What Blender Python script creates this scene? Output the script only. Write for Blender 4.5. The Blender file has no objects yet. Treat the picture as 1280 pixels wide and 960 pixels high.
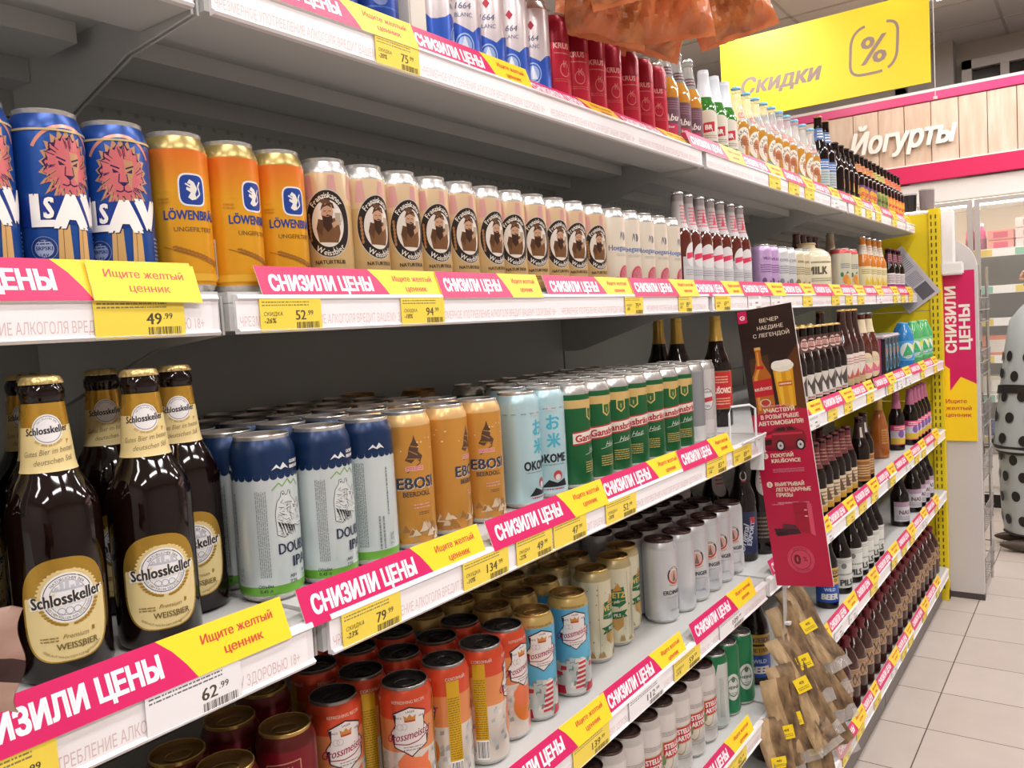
import bpy, bmesh, math, random
from mathutils import Matrix, Vector, geometry
random.seed(7)
SC = bpy.context.scene
COL = SC.collection
PI = math.pi
EYE = 1.485                       # camera height above the floor, metres

# ------------------------------------------------------------------ camera, world, light, exposure
FOCAL_PX, YAW, PITCH, ROLL = 1042.23, 0.620912706, -0.0664416824, -0.0590208337
def set_camera():
    cy, sy, cp, sp = math.cos(YAW), math.sin(YAW), math.cos(PITCH), math.sin(PITCH)
    fw = Vector((cy*cp, sy*cp, sp)); rt = Vector((sy, -cy, 0)); up = rt.cross(fw)
    r2 = rt*math.cos(ROLL) + up*math.sin(ROLL); u2 = -rt*math.sin(ROLL) + up*math.cos(ROLL)
    cd = bpy.data.cameras.new('camera'); cd.sensor_width = 36; cd.lens = FOCAL_PX/1280*36
    cd.clip_start = .02; cd.clip_end = 60
    c = bpy.data.objects.new('camera', cd); COL.objects.link(c)
    m = Matrix((r2, u2, -fw)).transposed().to_4x4(); m.translation = (0, 0, EYE)
    c.matrix_world = m; SC.camera = c
set_camera()
W = bpy.data.worlds.new('world'); SC.world = W; W.use_nodes = True
W.node_tree.nodes['Background'].inputs[0].default_value = (.9, .92, 1, 1)
W.node_tree.nodes['Background'].inputs[1].default_value = .12
SC.view_settings.view_transform = 'Standard'; SC.view_settings.look = 'None'
SC.view_settings.gamma = 1; SC.view_settings.use_curve_mapping = False
SC.view_settings.exposure = 0.0
CEIL = 3.585
LAMP_W = 20.5
LAMP_COL = (1, .955, .945)
LAMPS = [(x, y) for y in (-1.55, -.1) for x in (-1.9, .1, 2.1, 4.1, 5.95)]+[(x, 1.9) for x in (-1.05, .94, 2.93, 4.92)]+[(5.85, .95)]  # last fitting added out of view to brighten the header board
try:
    SC.cycles.max_bounces = 8; SC.cycles.diffuse_bounces = 4; SC.cycles.glossy_bounces = 3
    SC.cycles.transparent_max_bounces = 12; SC.cycles.sample_clamp_indirect = 6
    SC.cycles.use_denoising = True
except Exception: pass

# ------------------------------------------------------------------ materials
def lin(h):
    h = h.lstrip('#'); o = []
    for i in (0, 2, 4):
        c = int(h[i:i+2], 16)/255
        o.append(c/12.92 if c <= .04045 else ((c+.055)/1.055)**2.4)
    return (*o, 1)
MATS = {}
def M(hexa, rough=.42, metal=0.0, coat=0.0, alpha=1.0, emit=0.0, bump=0.0, spec=.5):
    key = (hexa, rough, metal, coat, alpha, emit, bump, spec)
    if key in MATS: return MATS[key]
    m = bpy.data.materials.new('paint_'+hexa.strip('#')); m.use_nodes = True
    nt = m.node_tree; b = nt.nodes['Principled BSDF']
    b.inputs['Base Color'].default_value = lin(hexa); b.inputs['Metallic'].default_value = metal
    b.inputs['Coat Weight'].default_value = coat; b.inputs['Coat Roughness'].default_value = .06
    b.inputs['Alpha'].default_value = alpha; b.inputs['Specular IOR Level'].default_value = spec
    tc = nt.nodes.new('ShaderNodeTexCoord'); n = nt.nodes.new('ShaderNodeTexNoise'); n.inputs['Scale'].default_value = 30
    mr = nt.nodes.new('ShaderNodeMapRange'); mr.inputs['To Min'].default_value = max(.02, rough-.05); mr.inputs['To Max'].default_value = rough+.05
    nt.links.new(tc.outputs['Object'], n.inputs['Vector']); nt.links.new(n.outputs['Fac'], mr.inputs['Value']); nt.links.new(mr.outputs['Result'], b.inputs['Roughness'])
    if bump:
        bp = nt.nodes.new('ShaderNodeBump'); bp.inputs['Strength'].default_value = bump; bp.inputs['Distance'].default_value = .004
        nt.links.new(n.outputs['Fac'], bp.inputs['Height']); nt.links.new(bp.outputs['Normal'], b.inputs['Normal'])
    if emit:
        b.inputs['Emission Color'].default_value = lin(hexa); b.inputs['Emission Strength'].default_value = emit
    MATS[key] = m
    return m
def P(h): return M(h, .38)                          # printed card / paper ink
def K(h): return M(h, .30, .35)                     # print on aluminium
def G(h): return M(h, .10, 0, .6)                   # dark glass
def noise_mat(name, c1, c2, scale=20, rough=.5, stretch=(1, 1, 1), bump=0, kind='noise', metal=0, alpha=1):
    if name in MATS: return MATS[name]
    m = bpy.data.materials.new(name); m.use_nodes = True; nt = m.node_tree; b = nt.nodes['Principled BSDF']
    tc = nt.nodes.new('ShaderNodeTexCoord'); mp = nt.nodes.new('ShaderNodeMapping'); mp.inputs['Scale'].default_value = stretch
    nt.links.new(tc.outputs['Object'], mp.inputs['Vector'])
    if kind == 'noise':
        n = nt.nodes.new('ShaderNodeTexNoise'); n.inputs['Detail'].default_value = 5; out = n.outputs['Fac']
    else:
        n = nt.nodes.new('ShaderNodeTexVoronoi'); out = n.outputs['Distance']
    n.inputs['Scale'].default_value = scale
    nt.links.new(mp.outputs['Vector'], n.inputs['Vector'])
    r = nt.nodes.new('ShaderNodeValToRGB'); r.color_ramp.elements[0].position = .3; r.color_ramp.elements[1].position = .7
    r.color_ramp.elements[0].color = lin(c1); r.color_ramp.elements[1].color = lin(c2)
    nt.links.new(out, r.inputs['Fac']); nt.links.new(r.outputs['Color'], b.inputs['Base Color'])
    b.inputs['Roughness'].default_value = rough; b.inputs['Metallic'].default_value = metal; b.inputs['Alpha'].default_value = alpha
    if bump:
        bp = nt.nodes.new('ShaderNodeBump'); bp.inputs['Strength'].default_value = bump; bp.inputs['Distance'].default_value = .01
        nt.links.new(out, bp.inputs['Height']); nt.links.new(bp.outputs['Normal'], b.inputs['Normal'])
    MATS[name] = m
    return m
def floor_mat():
    m = bpy.data.materials.new('floor_tiles'); m.use_nodes = True; nt = m.node_tree; b = nt.nodes['Principled BSDF']
    tc = nt.nodes.new('ShaderNodeTexCoord'); mp = nt.nodes.new('ShaderNodeMapping')
    mp.inputs['Location'].default_value = (-(3.433 - 10*.3255), -(.525 - .3255), 0)
    br = nt.nodes.new('ShaderNodeTexBrick'); br.offset = 0; br.squash = 1
    br.inputs['Scale'].default_value = 1; br.inputs['Brick Width'].default_value = .3255; br.inputs['Row Height'].default_value = .3255
    br.inputs['Mortar Size'].default_value = .0022; br.inputs['Mortar Smooth'].default_value = .1; br.inputs['Bias'].default_value = 0
    br.inputs['Color1'].default_value = lin('#c9bfb7'); br.inputs['Color2'].default_value = lin('#c2b7ae'); br.inputs['Mortar'].default_value = lin('#5d5049')
    n = nt.nodes.new('ShaderNodeTexNoise'); n.inputs['Scale'].default_value = 9; n.inputs['Detail'].default_value = 6
    mx = nt.nodes.new('ShaderNodeMix'); mx.data_type = 'RGBA'; mx.blend_type = 'MULTIPLY'; mx.inputs[0].default_value = .12
    nt.links.new(tc.outputs['Object'], mp.inputs['Vector']); nt.links.new(mp.outputs['Vector'], br.inputs['Vector']); nt.links.new(tc.outputs['Object'], n.inputs['Vector'])
    nt.links.new(br.outputs['Color'], mx.inputs[6]); nt.links.new(n.outputs['Fac'], mx.inputs[7]); nt.links.new(mx.outputs[2], b.inputs['Base Color'])
    b.inputs['Roughness'].default_value = .45
    bp = nt.nodes.new('ShaderNodeBump'); bp.inputs['Strength'].default_value = .3; bp.inputs['Distance'].default_value = .002; bp.invert = True
    nt.links.new(br.outputs['Fac'], bp.inputs['Height']); nt.links.new(bp.outputs['Normal'], b.inputs['Normal'])
    return m

# ------------------------------------------------------------------ mesh builder and printed art
TEXT = {}
GLYPH = {}
def glyph_tris(ch):
    """outline of one character filled by the non-zero rule, so overlapping strokes of a glyph stay solid"""
    if ch in GLYPH: return GLYPH[ch]
    c = bpy.data.curves.new('t', 'FONT'); c.body = ch; c.size = 1; c.resolution_u = 2; c.fill_mode = 'NONE'
    o = bpy.data.objects.new('t', c); me = bpy.data.meshes.new_from_object(o)
    P_ = [(v.co.x, round(v.co.y, 3)) for v in me.vertices]; E = [tuple(e.vertices) for e in me.edges]
    bpy.data.objects.remove(o); bpy.data.curves.remove(c); bpy.data.meshes.remove(me)
    # walk the closed outlines in vertex order so each edge keeps its direction
    nb = {}
    for a, b in E: nb.setdefault(a, []).append(b); nb.setdefault(b, []).append(a)
    seen = set(); edges = []
    for s in range(len(P_)):
        if s in seen or s not in nb: continue
        loop = [s]; seen.add(s); cur = s; prev = None
        while True:
            nx = [q for q in nb[cur] if q != prev and (q not in seen)]
            if not nx: break
            q = cur+1 if cur+1 in nx else nx[0]; loop.append(q); seen.add(q); prev, cur = cur, q
        for a, b in zip(loop, loop[1:]+loop[:1]):
            if P_[a][1] != P_[b][1]: edges.append((P_[a], P_[b]))
    ys = {p[1] for e in edges for p in e}
    for i in range(len(edges)):
        (ax, ay), (bx, by) = edges[i]
        for j in range(i):
            (cx, cy), (dx, dy) = edges[j]; den = (bx-ax)*(dy-cy)-(by-ay)*(dx-cx)
            if abs(den) < 1e-9: continue
            t = ((cx-ax)*(dy-cy)-(cy-ay)*(dx-cx))/den; u = ((cx-ax)*(by-ay)-(cy-ay)*(bx-ax))/den
            if 1e-6 < t < 1-1e-6 and 1e-6 < u < 1-1e-6: ys.add(ay+t*(by-ay))
    ys = sorted(ys); tr = []
    for y0, y1 in zip(ys, ys[1:]):
        if y1-y0 < 1e-5: continue
        ym = (y0+y1)/2; hits = []
        for (a, b) in edges:
            lo, hi = (a, b) if a[1] < b[1] else (b, a)
            if lo[1] <= ym <= hi[1]:
                f = lambda y: lo[0]+(hi[0]-lo[0])*(y-lo[1])/(hi[1]-lo[1])
                hits.append((f(ym), f(y0), f(y1), 1 if a[1] < b[1] else -1))
        hits.sort(); w = 0
        for k, h in enumerate(hits):
            if w == 0: st = h
            w += h[3]
            if w == 0:
                A, B, C_, D = (st[1], y0), (h[1], y0), (h[2], y1), (st[2], y1); tr += [(A, B, C_), (A, C_, D)]
    xs = [p[0] for p in P_]
    GLYPH[ch] = (tr, min(xs) if xs else 0, max(xs) if xs else 0)
    return GLYPH[ch]
WID = {}
def text_width(ch):
    if ch in WID: return WID[ch]
    c = bpy.data.curves.new('t', 'FONT'); c.body = ch+'|'; c.size = 1; c.fill_mode = 'NONE'; o = bpy.data.objects.new('t', c); me = bpy.data.meshes.new_from_object(o)
    w = max(v.co.x for v in me.vertices); bpy.data.objects.remove(o); bpy.data.curves.remove(c); bpy.data.meshes.remove(me)
    WID[ch] = w; return w
def text_tris(s, bold=0.0, shear=0.0, space=1.0):
    key = (s, shear)
    if key in TEXT: return TEXT[key]
    tr = []; pen = 0; bar = text_width('')
    for ch in s:
        if ch != ' ':
            for t in glyph_tris(ch)[0]: tr.append(tuple((p[0]+pen+shear*p[1], p[1]) for p in t))
        pen += text_width(ch)-bar
    xs = [p[0] for t in tr for p in t] or [0]
    TEXT[key] = (tr, min(xs), max(xs))
    return TEXT[key]
def clip(poly, ax, lo, hi):
    for s, lim in ((1, lo), (-1, -hi)):
        out = []
        for i in range(len(poly)):
            a, b = poly[i-1], poly[i]; da, db = s*a[ax]-lim, s*b[ax]-lim
            if (da >= 0) != (db >= 0):
                t = da/(da-db); out.append((a[0]+(b[0]-a[0])*t, a[1]+(b[1]-a[1])*t))
            if db >= 0: out.append(b)
        poly = out
        if len(poly) < 3: return []
    return poly
class Art:                                          # flat artwork in millimetres: u to the right, v up
    def __init__(s): s.it = []; s.k = 0
    def tris(s, tr, m, layer=None):
        if layer is None: s.k += 1; layer = s.k
        s.it.append((tr, m, layer)); return s
    def poly(s, pts, m):
        t = geometry.tessellate_polygon([[Vector((p[0], p[1], 0)) for p in pts]])
        return s.tris([tuple((pts[i][0], pts[i][1]) for i in q) for q in t], m)
    def rect(s, u0, v0, u1, v1, m): return s.poly([(u0, v0), (u1, v0), (u1, v1), (u0, v1)], m)
    def ell(s, cu, cv, ru, rv, m, n=28, a0=0, a1=2*PI):
        return s.poly([(cu+ru*math.cos(a0+(a1-a0)*i/n), cv+rv*math.sin(a0+(a1-a0)*i/n)) for i in range(n+(0 if a1-a0 > 6.28 else 1))], m)
    def ring(s, cu, cv, r0, r1, m, k=1.0, a0=0, a1=360, n=40):
        tr = []
        for i in range(n):
            a, b = math.radians(a0+(a1-a0)*i/n), math.radians(a0+(a1-a0)*(i+1)/n)
            q = [(cu+r*math.cos(t), cv+k*r*math.sin(t)) for r, t in ((r0, a), (r1, a), (r1, b), (r0, b))]
            tr += [(q[0], q[1], q[2]), (q[0], q[2], q[3])]
        return s.tris(tr, m)
    def line(s, pts, w, m):
        tr = []
        for (a, b) in zip(pts, pts[1:]):
            dx, dy = b[0]-a[0], b[1]-a[1]; L = math.hypot(dx, dy) or 1; nx, ny = -dy/L*w/2, dx/L*w/2
            q = [(a[0]-nx, a[1]-ny), (b[0]-nx, b[1]-ny), (b[0]+nx, b[1]+ny), (a[0]+nx, a[1]+ny)]
            tr += [(q[0], q[1], q[2]), (q[0], q[2], q[3])]
        return s.tris(tr, m)
    def text(s, t, u, v, h, m, bold=0.02, shear=0.0, al='C', rot=0, wide=1.0, space=1.0, fit=None):
        tr, x0, x1 = text_tris(t, 0, shear, space); k = h/.73       # h = cap height; heavier weights are struck more than once
        if fit: wide = fit/((x1-x0)*k)
        off = {'C': -(x0+x1)/2, 'L': -x0, 'R': -x1}[al]; c, sn = math.cos(math.radians(rot)), math.sin(math.radians(rot))
        def T(p):
            x, y = (p[0]+off)*k*wide, p[1]*k
            return (u+x*c-y*sn, v+x*sn+y*c)
        sh = [(0, 0)] if bold <= .008 else [(-bold, 0), (bold, 0)] if bold < .03 or h < 6 else [(-bold, -bold*.6), (bold, -bold*.6), (-bold, bold*.6), (bold, bold*.6)]
        if bold >= .06 and h >= 6: sh.append((0, 0))
        for i, (a, b) in enumerate(sh):
            s.k += 1; s.tris([tuple(T((p[0]+a, p[1]+b)) for p in q) for q in tr], m, s.k)
        return s
    def arc(s, t, cu, cv, r, h, m, mid=90, up=True, k=1.0, bold=.02, wide=1.0):
        adv = [text_tris(c, 0)[2]*1.04 if c != ' ' else .3 for c in t]; kk = h/.73*wide; tot = sum(adv)*kk; pos = -tot/2; out = []
        for c, a in zip(t, adv):
            mids = pos+a*kk/2; pos += a*kk
            if c == ' ': continue
            th = math.radians(mid)-mids/r if up else math.radians(mid)+mids/r
            tr, x0, x1 = text_tris(c, 0); ang = th-PI/2 if up else th+PI/2
            for q in tr:
                o = []
                for p in q:
                    x, y = (p[0]-(x0+x1)/2)*kk, (p[1]-.36)*h/.73
                    o.append((cu+r*math.cos(th)+x*math.cos(ang)-y*math.sin(ang), cv+k*(r*math.sin(th))+x*math.sin(ang)+y*math.cos(ang)))
                out.append(tuple(o))
        s.tris(out, m)
        if bold >= .02 and h > 3: s.tris([tuple((p[0]+bold*kk*1.4, p[1]) for p in q) for q in out], m)
        return s
    def micro(s, u0, v0, u1, v1, rows, m, seed=1, vertical=False):   # rows of print too small to read
        R = random.Random(seed); tr = []
        H = (v1-v0)/rows if not vertical else (u1-u0)/rows
        for i in range(rows):
            p, e = (u0, u1) if not vertical else (v0, v1)
            while p < e:
                w = R.uniform(1.2, 5); q = min(p+w, e)
                if not vertical:
                    b = v0+i*H+H*.3; A = [(p, b), (q, b), (q, b+H*.42), (p, b+H*.42)]
                else:
                    b = u0+i*H+H*.3; A = [(b, p), (b+H*.42, p), (b+H*.42, q), (b, q)]
                tr += [(A[0], A[1], A[2]), (A[0], A[2], A[3])]; p = q+R.uniform(.5, 1.2)
        return s.tris(tr, m)
    def bars(s, u0, v0, u1, v1, m, seed=3, vertical=True):
        R = random.Random(seed); tr = []; p = u0
        while p < u1:
            w = R.choice((.35, .6, .9)); A = [(p, v0), (p+w, v0), (p+w, v1), (p, v1)]
            tr += [(A[0], A[1], A[2]), (A[0], A[2], A[3])]; p += w+R.choice((.4, .7, 1.0))
        return s.tris(tr, m)
    def copy_shift(s, du):
        n = list(s.it)
        for tr, m, l in n: s.it.append(([tuple((p[0]+du, p[1]) for p in q) for q in tr], m, l))
        return s

class MB:
    def __init__(s): s.v = []; s.f = []; s.m = []; s.sm = []; s.mats = []; s.mi = {}
    def mat(s, m):
        if m not in s.mi: s.mi[m] = len(s.mats); s.mats.append(m)
        return s.mi[m]
    def face(s, idx, m, smooth=False): s.f.append(idx); s.m.append(s.mat(m)); s.sm.append(smooth)
    def quad(s, pts, m, smooth=False):
        b = len(s.v); s.v += [tuple(p) for p in pts]; s.face(tuple(range(b, b+len(pts))), m, smooth)
    def box(s, x0, y0, z0, x1, y1, z1, m, bev=0.0):
        if bev > 0:
            bm = bmesh.new(); bmesh.ops.create_cube(bm, size=1)
            for v in bm.verts: v.co = ((x0+x1)/2+v.co.x*(x1-x0), (y0+y1)/2+v.co.y*(y1-y0), (z0+z1)/2+v.co.z*(z1-z0))
            bmesh.ops.bevel(bm, geom=bm.edges[:], offset=bev, segments=2, affect='EDGES'); s.bm(bm, m); bm.free(); return s
        b = len(s.v)
        s.v += [(x, y, z) for z in (z0, z1) for y in (y0, y1) for x in (x0, x1)]
        for q in ((0, 2, 3, 1), (4, 5, 7, 6), (0, 1, 5, 4), (2, 6, 7, 3), (0, 4, 6, 2), (1, 3, 7, 5)): s.face(tuple(b+i for i in q), m)
        return s
    def bm(s, bm, m, smooth=False):
        b = len(s.v); bm.verts.ensure_lookup_table(); bm.verts.index_update()
        s.v += [tuple(v.co) for v in bm.verts]
        for f in bm.faces: s.face(tuple(b+v.index for v in f.verts), m, smooth)
    def lathe(s, prof, mats, n=28, sc=.001, cap0=False, cx=0, cy=0):
        b = len(s.v)
        for r, z in prof:
            for j in range(n):
                a = 2*PI*j/n; s.v.append((cx+r*sc*math.sin(a), cy-r*sc*math.cos(a), z*sc))
        for i in range(len(prof)-1):
            m = mats if not isinstance(mats, (list, tuple)) else mats[i]
            for j in range(n):
                k = (j+1) % n; s.face((b+i*n+j, b+i*n+k, b+(i+1)*n+k, b+(i+1)*n+j), m, True)
        mm = mats if not isinstance(mats, (list, tuple)) else mats[-1]
        s.face(tuple(b+(len(prof)-1)*n+j for j in range(n)), mm)
        mm = mats if not isinstance(mats, (list, tuple)) else mats[0]
        s.face(tuple(b+j for j in reversed(range(n))), mm)
        return s
    def tube(s, pts, r, m, n=8, closed=False):
        pts = [Vector(p) for p in pts]; b = len(s.v); N = len(pts)
        for i, p in enumerate(pts):
            d = ((pts[(i+1) % N]-pts[i-1]) if closed else (pts[min(i+1, N-1)]-pts[max(i-1, 0)])).normalized()
            a = Vector((0, 0, 1)) if abs(d.z) < .9 else Vector((1, 0, 0)); u = d.cross(a).normalized(); w = d.cross(u)
            for j in range(n):
                t = 2*PI*j/n; s.v.append(tuple(p+(u*math.cos(t)+w*math.sin(t))*r))
        for i in range(N if closed else N-1):
            for j in range(n):
                k = (j+1) % n; q = (i+1) % N
                s.face((b+i*n+j, b+i*n+k, b+q*n+k, b+q*n+j), m, True)
        if not closed:
            s.face(tuple(b+j for j in range(n)), m); s.face(tuple(b+(N-1)*n+j for j in reversed(range(n))), m)
        return s
    def decal(s, art, fn, su=None, sv=None):        # fn(u_mm, v_mm, layer) -> point
        top = max([i[2] for i in art.it] or [1]); ls = min(1.0, 30/max(1, top))
        for tr, m, layer in art.it:
            layer = (layer+.5)*ls; mi = s.mat(m); cache = {}
            for t in tr:
                if (t[1][0]-t[0][0])*(t[2][1]-t[0][1])-(t[1][1]-t[0][1])*(t[2][0]-t[0][0]) < 0: t = (t[0], t[2], t[1])
                ps = [list(t)]
                for ax, st in ((0, su), (1, sv)):
                    if not st: continue
                    nxt = []
                    for p in ps:
                        lo = min(q[ax] for q in p); hi = max(q[ax] for q in p); i0, i1 = math.floor(lo/st), math.ceil(hi/st)
                        if i1-i0 <= 1: nxt.append(p); continue
                        for i in range(i0, i1):
                            c = clip(p, ax, i*st, (i+1)*st)
                            if c: nxt.append(c)
                    ps = nxt
                for p in ps:
                    ix = []
                    for q in p:
                        k = (round(q[0], 3), round(q[1], 3))
                        if k not in cache: cache[k] = len(s.v); s.v.append(tuple(fn(q[0], q[1], layer)))
                        if not ix or cache[k] != ix[-1]: ix.append(cache[k])
                    if len(ix) > 2 and ix[0] == ix[-1]: ix.pop()
                    if len(set(ix)) == len(ix) and len(ix) > 2: s.f.append(tuple(ix)); s.m.append(mi); s.sm.append(su is not None)
        return s
    def mesh(s, name, sharp=35):
        me = bpy.data.meshes.new(name); me.from_pydata(s.v, [], s.f)
        for m in s.mats: me.materials.append(m)
        me.polygons.foreach_set('material_index', s.m); me.polygons.foreach_set('use_smooth', s.sm)
        if any(s.sm): me.set_sharp_from_angle(angle=math.radians(sharp))
        me.update(); return me
def cyl_map(rf, R, lay=.02, base=.12):
    def fn(u, v, l):
        r = (rf(v)+base+lay*l)*.001; a = u/R
        return (r*math.sin(a), -r*math.cos(a), v*.001)
    return fn
def flat_map(o, ux, uy, lay=.03):                   # origin (m), unit u, unit v; prints sit just proud of the sheet
    o = Vector(o); ux = Vector(ux).normalized(); uy = Vector(uy).normalized(); n = ux.cross(uy)
    return lambda u, v, l: o+ux*(u*.001)+uy*(v*.001)+n*((.1+lay*l)*.001)
def link(name, me, parent=None, loc=None, rot=None):
    o = bpy.data.objects.new(name, me); COL.objects.link(o)
    if parent: o.parent = parent
    if loc: o.location = loc
    if rot: o.rotation_euler = rot
    return o
def tag(o, label, cat, group=None, kind=None):
    o['label'] = label; o['category'] = cat
    if group: o['group'] = group
    if kind: o['kind'] = kind
    return o
def struct(name, mb, loc=None):
    o = link(name, mb.mesh(name), None, loc); o['kind'] = 'structure'; o['label'] = STRUCT_LABEL.get(name, name.replace('_', ' ')); o['category'] = name.split('_')[0]; return o
STRUCT_LABEL = {'floor': 'pale beige square floor tiles with dark grout lines', 'ceiling': 'light grey ceiling above the shop aisles',
    'wall_far': 'grey end wall behind the dairy fridge', 'wall_left': 'grey side wall beyond the shelving', 'wall_right': 'grey-brown wall on the other side of the aisle',
    'wall_near': 'grey-brown wall behind the camera', 'window_1': 'dark night window above the dairy fridge at the right', 'window_2': 'dark night window behind the hanging yellow sign'}
def thing(name, loc, label, cat, group=None, rz=0):
    o = link(name, None, None, loc, (0, 0, rz)); o.empty_display_size = .05; return tag(o, label, cat, group)
ORD = ['first', 'second', 'third', 'fourth', 'fifth', 'sixth', 'seventh', 'eighth', 'ninth', 'tenth', 'eleventh', 'twelfth', 'thirteenth', 'fourteenth', 'fifteenth',
       'sixteenth', 'seventeenth', 'eighteenth', 'nineteenth', 'twentieth', 'twenty-first', 'twenty-second', 'twenty-third', 'twenty-fourth']

# ------------------------------------------------------------------ room shell
def build_room():
    X0, X1, Y0, Y1 = -3.4, 7.9, -4.2, 5.2
    f = MB(); f.box(X0, Y0, -.1, X1, Y1, 0, floor_mat()); struct('floor', f)
    cm = M('#d9d4d2', .7)
    c = MB(); c.box(X0, Y0, CEIL, X1, Y1, CEIL+.1, cm)
    for i in range(19): c.box(X0+i*.6, Y0, CEIL-.006, X0+i*.6+.02, Y1, CEIL, M('#bdb7b5', .7))
    for i in range(16): c.box(X0, Y0+i*.6, CEIL-.006, X1, Y0+i*.6+.02, CEIL, M('#bdb7b5', .7))
    struct('ceiling', c)
    wm = M('#b9b3b1', .75)
    w = MB(); w.box(X1, Y0, 0, X1+.12, Y1, CEIL, wm); w.box(X1-.18, .98, 0, X1, 1.32, CEIL, wm); struct('wall_far', w)
    for n, b in (('wall_left', (X0, Y1, 0, X1, Y1+.12, CEIL)), ('wall_right', (X0, Y0-.12, 0, X1, Y0, CEIL)), ('wall_near', (X0-.12, Y0, 0, X0, Y1, CEIL))):
        w = MB(); w.box(*b, M('#b7b0aa', .75)); struct(n, w)
    fr, gl = M('#c9c3c2', .5), M('#2a2423', .15)
    for n, (ya, yb, za, zb) in (('window_1', (-2.2, .93, 2.55, 3.42)), ('window_2', (1.36, 4.2, 2.45, 3.3))):
        m = MB(); x = X1-.01
        m.box(x-.03, ya, za, x, yb, zb, gl)
        for a in (ya, yb-.07): m.box(x-.09, a, za, x-.03, a+.07, zb, fr)
        for a in (za, zb-.07): m.box(x-.09, ya, a, x-.03, yb, a+.07, fr)
        k = ya+.9
        while k < yb-.3: m.box(x-.085, k, za, x-.03, k+.06, zb, fr); k += .95
        struct(n, m)
    # fluorescent fittings, one of them added to light the far header
    for i, (x, y) in enumerate(LAMPS):
        t = thing('ceiling_light', (x, y, CEIL-.006), 'white twin-tube fluorescent ceiling fitting, aisle rows and one added to brighten the header', 'ceiling light', 'fluorescent ceiling fittings')
        m = MB(); m.box(-.62, -.14, -.045, .62, .14, -.002, M('#eceae8', .4)); link('housing', m.mesh('housing'), t)
        for dy in (-.07, .07):
            m = MB(); m.box(-.6, dy-.028, -.062, .6, dy+.028, -.046, M('#fff4ee', .5, emit=7.0)); link('tube', m.mesh('tube'), t)
        ld = bpy.data.lights.new('lamp', 'AREA'); ld.shape = 'RECTANGLE'; ld.size = 1.2; ld.size_y = .24; ld.energy = LAMP_W*(1.5 if y < -1 else .45 if x > 5 and y > .5 else 1); ld.color = LAMP_COL
        lo = bpy.data.objects.new('lamp', ld); COL.objects.link(lo); lo.parent = t; lo.location = (0, 0, -.075)
build_room()

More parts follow.
